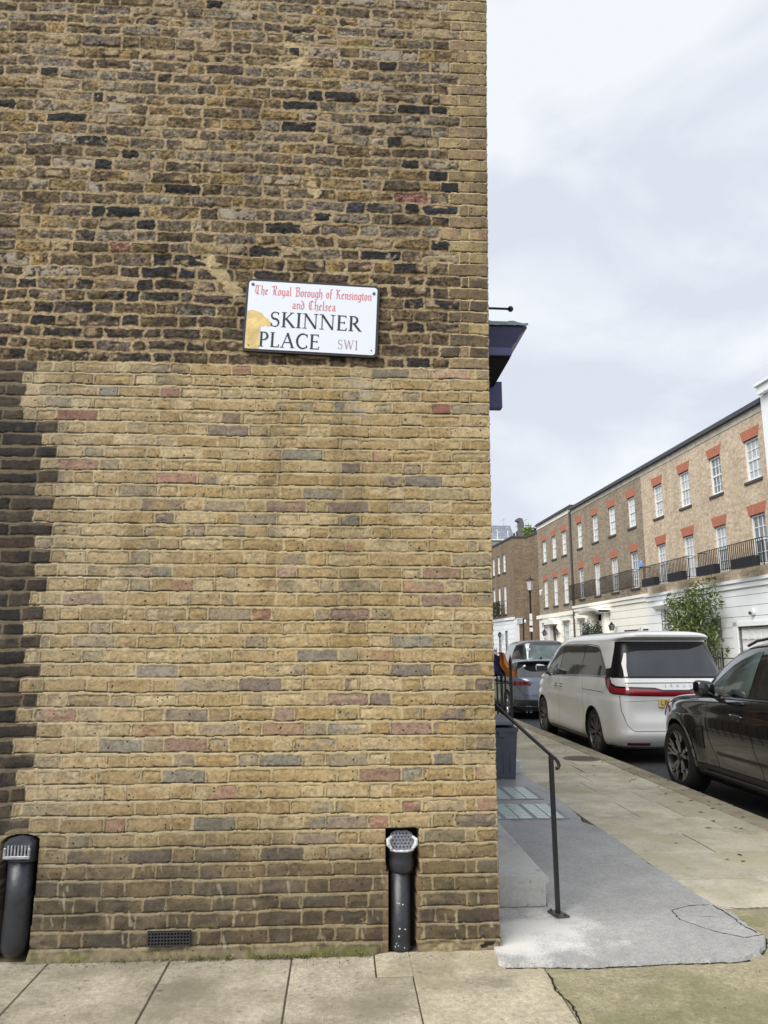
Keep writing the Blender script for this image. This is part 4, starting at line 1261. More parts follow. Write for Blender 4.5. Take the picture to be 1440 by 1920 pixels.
class Car:
    def __init__(self, root, levels, paint, wheels, wr, arch, deform=None, half=.93):
        self.root = root
        V, F = car_surface(levels, deform=deform)
        self.bvh = BVHTree.FromPolygons(V, F)
        b = MB(); b.v, b.f = V, F; b.mi = [0] * len(F)
        ob = b.build('body', paint, root, smooth='all', local=True)
        # cut the wheel arches
        cut = MB()
        for wy in wheels:
            for s in (-1, 1):
                x0, x1 = (half - .33, half + .2) if s > 0 else (-half - .2, -half + .33)
                n = 48
                pr = [(wy + arch * math.cos(2 * math.pi * k / n), wr + (arch if math.sin(2 * math.pi * k / n) > 0 else arch * 1.2) * math.sin(2 * math.pi * k / n)) for k in range(n)]
                cut.prism(pr, x0, x1, 'yz')
        co = cut.build('cutter', M_dark)
        for q in (co, ob):
            bb = bmesh.new(); bb.from_mesh(q.data); bmesh.ops.recalc_face_normals(bb, faces=bb.faces); bb.to_mesh(q.data); bb.free()
        bm_ = ob.modifiers.new('b', 'BOOLEAN'); bm_.operation = 'DIFFERENCE'; bm_.object = co; bm_.solver = 'EXACT'
        co.location = wloc(root)
        bpy.context.view_layer.update()
        dg = bpy.context.evaluated_depsgraph_get()
        me = bpy.data.meshes.new_from_object(ob.evaluated_get(dg))
        old = ob.data; ob.modifiers.clear(); ob.data = me; me.name = 'body'
        bpy.data.objects.remove(co)
        me.materials.clear(); me.materials.append(paint); me.materials.append(M_dark)
        # inside of the wheel wells goes dark
        mi = []
        for p in me.polygons:
            c = p.center; v = 0
            for wy in wheels:
                if math.hypot(c.y - wy, c.z - wr) < arch * 1.21 and (abs(c.x) < half - .06 and abs(p.normal.x) < .95 and c.z < wr + arch + .005 or abs(c.x) < half - .3):
                    if math.hypot(c.y - wy, c.z - wr) < arch + .004 or c.z < wr: v = 1
            mi.append(v)
        me.polygons.foreach_set('material_index', mi)
        me.polygons.foreach_set('use_smooth', [True] * len(me.polygons))
        me.set_sharp_from_angle(angle=math.radians(40))
        self.body = ob
    def hit(self, side, a, z, off):
        if side == 'L': o, d = Vector((-4, a, z)), Vector((1, 0, 0))
        elif side == 'R': o, d = Vector((4, a, z)), Vector((-1, 0, 0))
        elif side == 'B': o, d = Vector((a, -4, z)), Vector((0, 1, 0))
        elif side == 'F': o, d = Vector((a, 9, z)), Vector((0, -1, 0))
        else: o, d = Vector((a, z, 4)), Vector((0, 0, -1))
        l, nrm, i, dist = self.bvh.ray_cast(o, d)
        if l is None:
            l, nrm, i, dist = self.bvh.find_nearest(o + d * 3.5)
        if nrm.dot(d) > 0: nrm = -nrm
        return l + nrm * off
    def strip(self, name, side, top, bot, m, off=.004, nu=24, nv=8, parent=None, b=None, xpar=False):
        """surface patch between two polylines, wrapped on the body"""
        def rsm(P, n):
            P = np.array(P, float)
            s = np.concatenate([[0], np.cumsum(np.hypot(*np.diff(P, axis=0).T))]); q = np.linspace(0, s[-1], n)
            return np.stack([np.interp(q, s, P[:, 0]), np.interp(q, s, P[:, 1])], -1)
        if xpar:
            q = np.linspace(top[0][0], top[-1][0], nu)
            T, B = [np.stack([q, np.interp(q, [p[0] for p in P], [p[1] for p in P])], -1) for P in (top, bot)]
        else:
            T, B = rsm(top, nu), rsm(bot, nu)
        vs = []
        for j in range(nv):
            t = j / (nv - 1)
            for i in range(nu):
                p = T[i] * (1 - t) + B[i] * t
                vs.append(tuple(self.hit(side, p[0], p[1], off)))
        F = [(j * nu + i, j * nu + i + 1, (j + 1) * nu + i + 1, (j + 1) * nu + i) for j in range(nv - 1) for i in range(nu - 1)]
        own = b is None
        b = b or MB()
        b.add(vs, F)
        if own:
            return b.build(name, m, parent or self.root, smooth='all', local=True)
    def line(self, name, side, pts, w, m, off=.003, parent=None):
        P = np.array(pts, float)
        s = np.concatenate([[0], np.cumsum(np.hypot(*np.diff(P, axis=0).T))])
        n = max(4, int(s[-1] / .03)); q = np.linspace(0, s[-1], n)
        P = np.stack([np.interp(q, s, P[:, 0]), np.interp(q, s, P[:, 1])], -1)
        vs = []
        for i in range(n):
            d = P[min(i + 1, n - 1)] - P[max(i - 1, 0)]; d = d / (np.hypot(*d) or 1)
            nn = np.array([-d[1], d[0]]) * w / 2
            for sg in (1, -1):
                vs.append(tuple(self.hit(side, P[i][0] + nn[0] * sg, P[i][1] + nn[1] * sg, off)))
        b = MB(); b.add(vs, [(2 * i, 2 * i + 1, 2 * i + 3, 2 * i + 2) for i in range(n - 1)])
        return b.build(name, m, parent or self.root, smooth='all', local=True)

def wheel(root, side, wy, r, rim, width, half, style, inset=.03, m_face=None):
    """side -1 left, +1 right"""
    xo = side * (half - inset)
    t = bpy.data.objects.new('wheel', None); COL.objects.link(t); t.parent = root; t.location = (xo, wy, r)
    s = side
    b = MB(); pf = [(rim, 0), (rim + .012, .004), (r - .035, .006), (r - .012, -.004), (r, -.028), (r, -width + .028), (r - .012, -width + .01), (rim, -width)]
    b.lathe([(a, z * s) for a, z in pf], 40, axis='x', caps=False); b.build('tyre', M_tyre, t, smooth=True, local=True)
    m = MB()
    pf = [(rim, -.002), (rim - .006, .003), (rim - .016, .002), (rim - .022, -.02), (rim - .03, -.10), (0.04, -.11)]
    m.lathe([(a, z * s) for a, z in pf], 40, axis='x', caps=False); m.build('rim', M_alloy_dark if style != 'plain' else M_alloy, t, smooth=True, local=True)
    m = MB(); m.lathe([(rim - .03, -.08 * s), (.0, -.08 * s)], 30, axis='x', caps=False); m.build('hub_shadow', M_dark, t, local=True)
    sp = MB()
    def spoke(a0, a1, w0, w1, r0, r1, x0=-.030, x1=-.006, th=.012):
        p0 = (r0 * math.cos(a0), r0 * math.sin(a0)); p1 = (r1 * math.cos(a1), r1 * math.sin(a1))
        dx, dz = p1[0] - p0[0], p1[1] - p0[1]; l = math.hypot(dx, dz); nx, nz = -dz / l, dx / l
        vs = []
        for (p, w, x) in ((p0, w0, x0), (p1, w1, x1)):
            for (sw, sx_) in ((-.5, -th), (-.5, -.002), (-.3, 0), (.3, 0), (.5, -.002), (.5, -th)):
                vs.append((s * (x + sx_), p[0] + nx * w * sw, p[1] + nz * w * sw))
        F = [(i, i + 1, i + 7, i + 6) for i in range(5)] + [(5, 0, 6, 11), (0, 5, 4, 3, 2, 1), (6, 7, 8, 9, 10, 11)]
        sp.add(vs, F)
    if style == 'multi':
        for k in range(10):
            a = 2 * math.pi * k / 10
            spoke(a - .06, a - .10, .016, .020, .05, rim - .02); spoke(a + .06, a + .10, .016, .020, .05, rim - .02)
    elif style == 'vee':
        for k in range(5):
            a = 2 * math.pi * k / 5 + .35
            spoke(a - .12, a - .20, .030, .036, .045, rim * .62); spoke(a + .12, a + .20, .030, .036, .045, rim * .62)
            spoke(a - .20, a - .34, .034, .026, rim * .60, rim - .012); spoke(a + .20, a + .34, .034, .026, rim * .60, rim - .012)
            spoke(a - .20, a - .10, .026, .020, rim * .60, rim - .012); spoke(a + .20, a + .10, .026, .020, rim * .60, rim - .012)
    else:
        for k in range(5):
            a = 2 * math.pi * k / 5; spoke(a, a, .06, .05, .04, rim - .015)
    sp.build('spokes', m_face or M_alloy, t, local=True)
    h = MB(); h.lathe([(.048, -.035 * s), (.046, -.012 * s), (.030, -.006 * s), (0, -.005 * s)], 20, axis='x'); h.build('hub', M_alloy_dark, t, smooth=True, local=True)
    return t

def car_text(root, txt, size, loc, m, name='lettering', track=1.0, rot=(math.radians(90), 0, 0), parent=None, bold=0.0):
    cu = bpy.data.curves.new(name, 'FONT'); cu.body = txt; cu.size = size; cu.align_x = 'CENTER'; cu.align_y = 'CENTER'
    cu.extrude = .0012; cu.space_character = track; cu.offset = bold
    o = bpy.data.objects.new(name, cu); COL.objects.link(o)
    bpy.context.view_layer.update()
    me = bpy.data.meshes.new_from_object(o.evaluated_get(bpy.context.evaluated_depsgraph_get()))
    bpy.data.objects.remove(o)
    me.materials.clear(); me.materials.append(m)
    o = bpy.data.objects.new(name, me); COL.objects.link(o)
    o.parent = parent or root; o.location = loc; o.rotation_euler = rot
    return o

# ---- white people carrier -------------------------------------------------
van = thing('people_carrier', 'white people carrier with a full-width red rear light, parked at the kerb', 'car', (4.86, 10.86, RZ))
lv = [(0.2, 0.82, 0.16, 4.9, 8.5, 4.8), (0.26, 0.885, 0.06, 5, 9, 4.8), (0.36, 0.915, 0.01, 5.07, 9.5, 4.8), (0.5, 0.925, -0.01, 5.1, 9.5, 4.8), (0.68, 0.928, 0, 5.11, 9.5, 4.8),
      (0.86, 0.925, 0.015, 5.06, 9.5, 4.8), (0.98, 0.915, 0.02, 4.98, 9, 4.8), (1.06, 0.905, 0.025, 4.86, 9, 4.8), (1.12, 0.895, 0.035, 4.66, 9, 6.5), (1.18, 0.882, 0.06, 4.48, 9, 6.5),
      (1.32, 0.855, 0.13, 4.22, 9, 6.5), (1.5, 0.81, 0.215, 3.96, 9, 6.5), (1.66, 0.765, 0.285, 3.7, 9, 6.5), (1.755, 0.725, 0.31, 3.5, 9, 6.5), (1.78, 0.715, 0.22, 3.42, 9.5, 6.5), (1.81, 0.69, 0.13, 3.3, 10, 6.5),
      (1.845, 0.64, 0.12, 3.05, 10, 6.5), (1.875, 0.56, 0.17, 2.7, 9.5, 6.5), (1.9, 0.42, 0.3, 2.3, 5, 3), (1.912, 0.22, 0.6, 1.8, 4, 3), (1.915, 0.05, 0.9, 1.5, 3, 3)]
def van_def(V):
    X, Y, Z = V[..., 0], V[..., 1], V[..., 2]
    sx = np.sign(X)
    side = np.clip((np.abs(X) - .6) / .2, 0, 1)
    # hollow along the doors that rises towards the rear wing
    zc = .52 + .16 * np.clip((Y - 1.3) / 2.5, 0, 1) - .0
    d = np.exp(-((Z - zc) / .16) ** 2) * np.clip((Y - 1.2) / .6, 0, 1) * np.clip((4.2 - Y) / .8, 0, 1)
    X = X - sx * side * d * .028
    crease = 1 / (1 + np.exp(-(Z - (.93 - .02 * Y)) / .012)) * np.exp(-np.clip(Z - (.93 - .02 * Y), 0, 9) / .13)
    X = X - sx * side * crease * .012
    for wy in (.96, 3.96):
        fl = np.exp(-((np.hypot(Y - wy, Z - .36) - .43) / .09) ** 2) * (Z < 1.0)
        X = X + sx * side * fl * .014
    # tailgate: hollow below the lamp band and a number plate recess
    rear = (Y < .3) & (np.abs(X) < .85)
    Yr = Y + rear * (.035 * np.exp(-((Z - .74) / .14) ** 2) * np.clip((.72 - np.abs(X)) / .12, 0, 1)
                     - .020 * np.exp(-((Z - 1.02) / .05) ** 2) - .03 * (1 / (1 + np.exp((Z - .47) / .012))) * np.exp(-((Z - .42) / .12) ** 2))
    return np.stack([X, Yr, Z], -1)
vc = Car(van, lv, M_white_car, (.96, 3.96), .365, .405, van_def, .925)
for s in (-1, 1):
    for wy in (.96, 3.96): wheel(van, s, wy, .365, .27, .22, .925, 'multi', .022, M_alloy_dark if False else mat('smoked alloy', L3(128, 126, 126), .3, metal=.8))
for S in ('L', 'R'):
    vc.strip('window_surround', S, [(.40, 1.245), (.60, 1.42), (.84, 1.60), (1.02, 1.665), (1.6, 1.70), (2.8, 1.70), (3.35, 1.675), (3.62, 1.60), (3.85, 1.42), (4.12, 1.20)],
             [(.40, 1.225), (1.2, 1.215), (2.6, 1.19), (3.0, 1.18), (3.3, 1.175), (4.12, 1.165)], M_gloss, .0035, 50, 10)
    vc.strip('quarter_window', S, [(.60, 1.38), (.86, 1.58), (1.04, 1.645), (1.38, 1.668), (1.50, 1.67)], [(.54, 1.255), (1.56, 1.235)], M_glass_tint, .0065, 24, 10)
    vc.strip('door_window', S, [(1.60, 1.67), (2.62, 1.675)], [(1.62, 1.235), (2.70, 1.215)], M_glass_tint, .0065, 20, 10)
    vc.strip('door_window', S, [(2.78, 1.67), (3.2, 1.655), (3.42, 1.62)], [(2.88, 1.21), (3.52, 1.20)], M_green_glass, .0065, 16, 10)
    vc.strip('front_quarter_window', S, [(3.50, 1.60), (3.62, 1.56), (3.98, 1.23)], [(3.60, 1.205), (3.98, 1.20)], M_glass_tint, .0065, 12, 8)
    vc.line('window_trim', S, [(.44, 1.228), (1.2, 1.222), (2.6, 1.195), (2.82, 1.21), (2.96, 1.185), (4.1, 1.168)], .014, M_chrome, .009)
    vc.line('window_trim', S, [(.62, 1.452), (.86, 1.625), (1.02, 1.685), (1.5, 1.712), (2.75, 1.715), (3.35, 1.69), (3.64, 1.612)], .010, M_chrome, .006)
    vc.line('door_gap', S, [(2.86, 1.18), (2.86, .62), (2.84, .30)], .006, M_line)
    vc.line('door_gap', S, [(3.90, 1.16), (3.86, .95), (3.80, .84)], .006, M_line)
    vc.line('door_gap', S, [(1.50, 1.22), (1.46, .95), (1.42, .62), (1.40, .55)], .006, M_line)
    vc.line('door_track', S, [(.50, .995), (1.46, 1.0)], .006, M_line)
    vc.line('fuel_flap', S, [(1.06, .80), (1.24, .80), (1.24, .93), (1.06, .93), (1.06, .80)], .004, mat('flap seam', L3(120, 120, 120), .7))
    vc.line('sill_shadow', S, [(1.40, .27), (3.50, .27)], .012, M_trim, .004)
    sg = -1 if S == 'L' else 1
    for y in (2.70, 3.02):
        p = vc.hit(S, y, 1.0, .012); b = MB()
        b.tube([(p.x, y - .085, 1.0), (p.x + sg * .012, y - .06, 1.0), (p.x + sg * .014, y + .06, 1.0), (p.x, y + .085, 1.0)], .011, 8)
        b.build('door_handle', M_white_car, van, smooth='all', local=True)
        vc.strip('handle_recess', S, [(y - .07, 1.03), (y + .07, 1.03)], [(y - .07, .972), (y + .07, .972)], M_trim, .003, 8, 4)
    # mirror
    mr = bpy.data.objects.new('wing_mirror', None); COL.objects.link(mr); mr.parent = van; mr.location = (sg * .88, 3.42, 1.19)
    b = MB(); n1_, n2_ = 12, 16; vs = []
    for i in range(n1_ + 1):
        a = -math.pi / 2 + math.pi * i / n1_
        for k in range(n2_):
            t = 2 * math.pi * k / n2_
            r = math.copysign(abs(math.cos(a)) ** .6, math.cos(a))
            vs.append((sg * (.17 + .115 * r * math.copysign(abs(math.cos(t)) ** .8, math.cos(t))), .065 * math.sin(t) * r + .02, .085 + .075 * math.copysign(abs(math.sin(a)) ** .7, math.sin(a)) + .02 * r * math.cos(t)))
    F = [(i * n2_ + k, i * n2_ + (k + 1) % n2_, (i + 1) * n2_ + (k + 1) % n2_, (i + 1) * n2_ + k) for i in range(n1_) for k in range(n2_)]
    b.add(vs, F); b.build('shell', M_white_car, mr, smooth='all', local=True)
    b = MB(); b.tube([(0, .02, -.02), (sg * .07, .02, .01), (sg * .15, .02, .03)], [.035, .022, .03], 10); b.box(min(sg * .07, sg * .28), max(sg * .07, sg * .28), -.052, -.046, .03, .14); b.build('stalk', M_gloss, mr, smooth=True, local=True)
# rear
vc.strip('rear_window_surround', 'B', [(-.695, 1.745), (.695, 1.745)], [(-.855, 1.215), (.855, 1.215)], M_dgloss, .004, 60, 14)
vc.strip('rear_window', 'B', [(-.64, 1.57), (-.45, 1.605), (.35, 1.625), (.61, 1.705)], [(-.775, 1.235), (.775, 1.235)], M_glass_tint, .008, 40, 14)
vc.strip('lamp_surround', 'B', [(-.86, 1.112), (-.80, 1.098), (-.30, 1.082), (-.20, 1.052), (.20, 1.052), (.30, 1.082), (.80, 1.105), (.86, 1.12)],
         [(-.86, .985), (-.70, .972), (-.2, .960), (.2, .960), (.70, .972), (.86, .985)], M_gloss, .0045, 160, 8, xpar=True)
vc.strip('tail_light', 'B', [(-.858, 1.083), (-.80, 1.072), (-.30, 1.056), (-.20, 1.028), (.20, 1.028), (.30, 1.056), (.80, 1.078), (.858, 1.09)],
         [(-.858, 1.0), (-.70, .990), (-.2, .974), (.2, .974), (.70, .990), (.858, 1.0)], M_red_lamp, .0085, 160, 6, xpar=True)
for S in ('L', 'R'):
    vc.strip('lamp_surround', S, [(.19, 1.112), (.26, 1.13), (.34, 1.212), (.50, 1.222)], [(.19, .985), (.30, 1.0), (.42, 1.09), (.50, 1.195)], M_gloss, .0045, 20, 8, xpar=True)
    vc.strip('tail_light', S, [(.185, 1.085), (.26, 1.10), (.35, 1.185), (.45, 1.205)], [(.185, 1.0), (.29, 1.02), (.38, 1.10), (.45, 1.175)], M_red_lamp, .0085, 20, 6, xpar=True)
    vc.strip('pillar_glass', S, [(.22, 1.40), (.34, 1.36), (.52, 1.34)], [(.20, 1.218), (.52, 1.222)], M_dgloss, .003, 12, 5)
vc.strip('boot_strip', 'B', [(-.72, 1.150), (.72, 1.158)], [(-.72, 1.140), (.72, 1.150)], M_trim, .005, 30, 3)
p = vc.hit('B', 0, 1.11, .006)
car_text(van, 'L E X U S', .062, (.04, p.y - .012, 1.112), M_chrome, 'badge_lettering', 1.6)
vc.line('boot_gap', 'B', [(-.80, .96), (-.80, .76), (-.74, .56), (-.66, .475), (.66, .475), (.74, .56), (.80, .76), (.80, .96)], .007, M_line, .003)
vc.line('boot_crease', 'B', [(-.74, .885), (-.3, .905), (.3, .905), (.74, .885)], .006, mat('soft seam', L3(160, 160, 160), .6), .003)
for s in (-1, 1): vc.strip('rear_reflector', 'B', [(s * .42, .315), (s * .74, .315)], [(s * .42, .275), (s * .74, .275)], M_red_dark, .007, 12, 3)
vc.strip('chrome_strip', 'B', [(-.86, .262), (.86, .262)], [(-.86, .232), (.86, .232)], M_chrome, .009, 40, 3)
vc.strip('lower_bumper', 'B', [(-.84, .228), (.84, .228)], [(-.80, .205), (.80, .205)], M_trim, .006, 30, 3)
pp = vc.hit('B', 0, .86, .0)
pb = MB(); pb.v = []
pb.prism(rrect(-.26, .26, -.056, .056, .01), pp.y - .02, pp.y - .006)
pb.v = [(x, y, z + .865) for x, y, z in pb.v]
plt = pb.build('number_plate', M_plate_y, van, local=True)
car_text(van, 'LB73 OXV', .098, (0, pp.y - .022, .865), M_ink, 'plate_lettering', 1.08, parent=plt)
b = MB(); n = 10
b.prism([(1.1, 1.905), (1.32, 1.905), (1.13, 1.985), (1.105, 1.985)], -.012, .012, 'yz'); b.build('roof_fin', M_white_car, van, local=True)
vc.strip('windscreen', 'F', [(-.64, 1.74), (.64, 1.74)], [(-.80, 1.2), (.80, 1.2)], M_glass, .005, 30, 14)
b = MB(); b.box(-.80, .80, .4, 4.7, .17, .22); b.build('underbody', M_dark, van, local=True)

# ---- black off-roader -------------------------------------------------------
suv = thing('off_road_car', 'black off-road car with silver spoked wheels at the right edge of the photo', 'car', (4.955, 5.06, RZ))
ls = [(0.24, 0.86, 0.25, 4.69, 5, 3.9), (0.3, 0.925, 0.14, 4.81, 5, 3.9), (0.42, 0.955, 0.06, 4.91, 5, 3.9), (0.6, 0.975, 0.02, 4.97, 5, 3.9), (0.8, 0.985, 0, 4.99, 5, 3.9), (0.92, 0.978, 0.01, 4.95, 5, 3.9),
      (1, 0.965, 0.03, 4.83, 5, 3.9), (1.06, 0.95, 0.05, 4.59, 5, 3.9), (1.11, 0.93, 0.07, 4.1, 5, 3), (1.15, 0.905, 0.09, 3.72, 5, 3.2), (1.2, 0.885, 0.13, 3.66, 5, 5.5), (1.348, 0.835, 0.25, 3.46, 5, 6),
      (1.51, 0.775, 0.36, 3.2, 5, 6), (1.61, 0.725, 0.38, 3, 5, 6), (1.67, 0.67, 0.33, 2.82, 5, 5.5), (1.71, 0.59, 0.36, 2.6, 5, 5), (1.745, 0.42, 0.5, 2.2, 5, 3.2), (1.76, 0.2, 0.8, 1.7, 4, 3), (1.765, 0.05, 1, 1.5, 3, 3)]
def suv_def(V):
    X, Y, Z = V[..., 0], V[..., 1], V[..., 2]; sx = np.sign(X); side = np.clip((np.abs(X) - .6) / .2, 0, 1)
    for wy in (.94, 3.92):
        rr = np.hypot(Y - wy, Z - .385)
        X = X + sx * side * .030 * np.exp(-(np.clip(rr - .50, 0, 9) / .10) ** 2) * (rr < 1) * np.clip((1.02 - Z) / .12, 0, 1)
    zc = .40 + .05 * (Y - 2.4)
    X = X - sx * side * .030 * np.exp(-((Z - .48) / .12) ** 2) * np.clip((Y - 1.5) / .3, 0, 1) * np.clip((3.35 - Y) / .3, 0, 1)
    cz = .95 - .012 * (Y - 2)
    X = X - sx * side * .020 * np.exp(-np.clip(Z - cz, 0, 9) / .06) / (1 + np.exp(-(Z - cz) / .010)) * np.clip((4.3 - Y) / .6, 0, 1)
    return np.stack([X, Y, Z], -1)
sc_ = Car(suv, ls, M_black_car, (.94, 3.92), .385, .435, suv_def, .985)
for s in (-1, 1):
    for wy in (.94, 3.92): wheel(suv, s, wy, .385, .30, .25, .985, 'vee', .012, mat('machined alloy', L3(176, 178, 182), .3, metal=.85))
m_cabin = mat('pale cabin seen through glass', L3(92, 112, 110, .8), .06, spec=.8, coat=1.0, noise=(5, .6, 4))
for S in ('L', 'R'):
    sg = -1 if S == 'L' else 1
    sc_.strip('window_surround', S, [(.35, 1.34), (.8, 1.52), (1.4, 1.63), (2.2, 1.645), (2.6, 1.62), (2.86, 1.55), (3.12, 1.38), (3.42, 1.14)], [(.35, 1.18), (3.46, 1.11)], M_gloss, .004, 50, 10)
    sc_.strip('front_window', S, [(2.30, 1.605), (2.58, 1.59), (2.82, 1.52), (3.06, 1.35), (3.24, 1.17)], [(2.36, 1.152), (3.26, 1.135)], M_green_glass, .008, 28, 12)
    sc_.strip('rear_window_side', S, [(.95, 1.53), (1.4, 1.60), (2.18, 1.607)], [(.90, 1.18), (2.22, 1.156)], M_glass_tint, .008, 22, 10)
    sc_.line('roof_trim', S, [(.5, 1.45), (.9, 1.58), (1.4, 1.655), (2.2, 1.668), (2.62, 1.642), (2.90, 1.565), (3.16, 1.39), (3.45, 1.145)], .012, M_alloy_dark, .007)
    sc_.line('belt_trim', S, [(.4, 1.17), (3.44, 1.108)], .016, M_alloy_dark, .008)
    sc_.line('door_gap', S, [(2.28, 1.15), (2.26, .95), (2.20, .6), (2.12, .34)], .007, M_line)
    sc_.line('door_gap', S, [(3.12, 1.12), (3.17, .95), (3.12, .7), (3.02, .45), (2.98, .34)], .007, M_line)
    sc_.line('bonnet_gap', S, [(3.40, 1.075), (3.9, 1.045), (4.4, .97)], .006, M_line)
    # wheel arch trim
    for wy in (.94, 3.92):
        b = MB()
        n = 30; top = []; bot = []
        for i in range(n + 1):
            a = math.radians(-18 + 216 * i / n)
            top.append((wy + .492 * math.cos(a), .385 + .492 * math.sin(a))); bot.append((wy + .438 * math.cos(a), .385 + .438 * math.sin(a)))
        vs = []
        for P_ in (top, bot):
            for (a, z) in P_: vs.append(tuple(sc_.hit(S, a, max(z, .26), .008)))
        b.add(vs, [(i, i + 1, n + 2 + i, n + 1 + i) for i in range(n)])
        b.build('arch_trim', M_gloss, suv, smooth='all', local=True)
    sc_.strip('sill_trim', S, [(1.42, .40), (3.42, .40)], [(1.42, .29), (3.42, .29)], M_trim, .010, 30, 4)
    sc_.line('sill_step', S, [(1.50, .335), (3.30, .335)], .02, M_alloy_dark, .03)
    sc_.strip('wing_vent', S, [(3.22, .80), (3.30, .80), (3.40, .76)], [(3.24, .56), (3.32, .56), (3.36, .60)], M_trim, .005, 8, 6)
    sc_.line('vent_fin', S, [(3.24, .775), (3.36, .755)], .018, M_alloy_dark, .010)
    for y in (1.30, 2.50):
        sc_.strip('handle_recess', S, [(y - .10, .98), (y, 1.00), (y + .10, .975)], [(y - .10, .93), (y, .905), (y + .10, .935)], M_gloss, .003, 12, 5)
        p = sc_.hit(S, y, .965, .018); b = MB()
        b.tube([(p.x - sg * .01, y - .115, .955), (p.x + sg * .012, y - .08, .962), (p.x + sg * .014, y + .08, .972), (p.x - sg * .01, y + .115, .975)], [.009, .013, .013, .009], 8); b.build('door_handle', M_black_car, suv, smooth='all', local=True)
    mr = bpy.data.objects.new('wing_mirror', None); COL.objects.link(mr); mr.parent = suv; mr.location = (sg * .90, 2.90, 1.13)
    b = MB(); n1_, n2_ = 12, 16; vs = []
    for i in range(n1_ + 1):
        a = -math.pi / 2 + math.pi * i / n1_
        r = abs(math.cos(a)) ** .55
        for k in range(n2_):
            t = 2 * math.pi * k / n2_
            vs.append((sg * (.18 + .115 * r * math.copysign(abs(math.cos(t)) ** .7, math.cos(t))), .02 + .07 * math.sin(t) * r, .085 + .088 * math.copysign(abs(math.sin(a)) ** .65, math.sin(a)) + .012 * r * math.cos(t)))
    b.add(vs, [(i * n2_ + k, i * n2_ + (k + 1) % n2_, (i + 1) * n2_ + (k + 1) % n2_, (i + 1) * n2_ + k) for i in range(n1_) for k in range(n2_)])
    b.build('shell', M_black_car, mr, smooth='all', local=True)
    b = MB(); b.tube([(0, .02, -.02), (sg * .08, .02, .02), (sg * .15, .02, .03)], [.04, .03, .035], 10); b.build('stalk', M_gloss, mr, smooth=True, local=True)
    b = MB(); b.tube([(sg * .60, .55, 1.68), (sg * .665, .75, 1.72), (sg * .67, 1.5, 1.755), (sg * .665, 2.2, 1.745), (sg * .65, 2.55, 1.715), (sg * .64, 2.75, 1.665)], .015, 8); b.build('roof_rail', M_alloy_dark, suv, smooth='all', local=True)
    sc_.strip('headlight', 'F', [(sg * .50, .90), (sg * .84, .93)], [(sg * .50, .80), (sg * .84, .80)], M_green_glass, .006, 12, 5)
sc_.strip('windscreen', 'F', [(-.55, 1.6), (.55, 1.6)], [(-.78, 1.2), (.78, 1.2)], M_glass, .005, 30, 14)
b = MB(); b.box(-.82, .82, .4, 4.5, .20, .25); b.build('underbody', M_dark, suv, local=True)

# ---- blue-grey hatchback beyond the people carrier ---------------------------
ht = thing('hatchback', 'blue-grey hatchback parked ahead of the white people carrier', 'car', (4.93, 17.75, RZ))
lh = [(.20, .76, .16, 4.02, 5, 3), (.28, .84, .05, 4.12, 5, 3), (.42, .875, .0, 4.18, 5, 3), (.58, .885, .02, 4.20, 5, 3), (.72, .885, .05, 4.15, 5, 3), (.82, .875, .07, 4.0, 5, 3), (.90, .86, .09, 3.6, 5, 3), (.95, .84, .12, 3.1, 5, 3),
      (1.08, .78, .28, 2.85, 4.5, 3.4), (1.22, .71, .46, 2.55, 4.5, 3.4), (1.30, .665, .50, 2.38, 5, 3.4), (1.335, .625, .40, 2.25, 5, 3.4), (1.365, .55, .38, 2.1, 5, 3.2), (1.39, .40, .5, 1.9, 5, 3), (1.40, .2, .8, 1.6, 4, 3), (1.403, .05, 1, 1.4, 3, 3)]
hc = Car(ht, lh, M_silver_car, (.80, 3.35), .32, .36, None, .885)
for s in (-1, 1):
    for wy in (.80, 3.35): wheel(ht, s, wy, .32, .23, .21, .885, 'plain', .03)
hc.strip('rear_window', 'B', [(-.60, 1.295), (.60, 1.295)], [(-.76, .985), (.76, .985)], M_glass_tint, .006, 24, 8)
hc.strip('spoiler_shadow', 'B', [(-.60, 1.33), (.60, 1.33)], [(-.62, 1.265), (.62, 1.265)], M_dark, .009, 24, 4)
for s in (-1, 1):
    hc.strip('tail_light', 'B', [(s * .40, .865), (s * .86, .885)], [(s * .42, .835), (s * .60, .80), (s * .86, .775)], M_red_dark, .006, 16, 5)
    hc.strip('tail_light', 'L' if s < 0 else 'R', [(.02, .885), (.30, .88)], [(.02, .78), (.22, .82)], M_red_dark, .006, 8, 4)
    hc.strip('side_windows', 'L' if s < 0 else 'R', [(.62, 1.10), (1.0, 1.28), (1.9, 1.30), (2.3, 1.26), (2.75, 1.02)], [(.60, .99), (2.78, .97)], M_glass_tint, .005, 24, 8)
    for k in (0, 1):
        b = MB(); b.lathe([(.040, 0), (.043, -.03), (.034, -.03), (.030, .02)], 16, (s * (.50 + .10 * k), -.0, .215), 'y'); b.build('exhaust', M_chrome, ht, smooth=True, local=True)
hc.strip('lower_bumper', 'B', [(-.80, .46), (.80, .46)], [(-.80, .24), (.80, .24)], M_alloy_dark, .006, 24, 5)
hc.line('bumper_edge', 'B', [(-.82, .475), (.82, .475)], .02, M_silver_car, .015)
hc.line('bumper_edge', 'B', [(-.80, .325), (.80, .325)], .03, M_silver_car, .015)
hc.line('boot_gap', 'B', [(-.76, .85), (-.66, .62), (-.55, .56), (.55, .56), (.66, .62), (.76, .85)], .008, M_line, .003)
p = hc.hit('B', 0, .75, 0)
pb = MB(); pb.prism(rrect(-.26, .26, -.055, .055, .01), p.y - .025, p.y - .005); pb.v = [(x, y, z + .74) for x, y, z in pb.v]
plt = pb.build('number_plate', M_plate_y, ht, local=True)
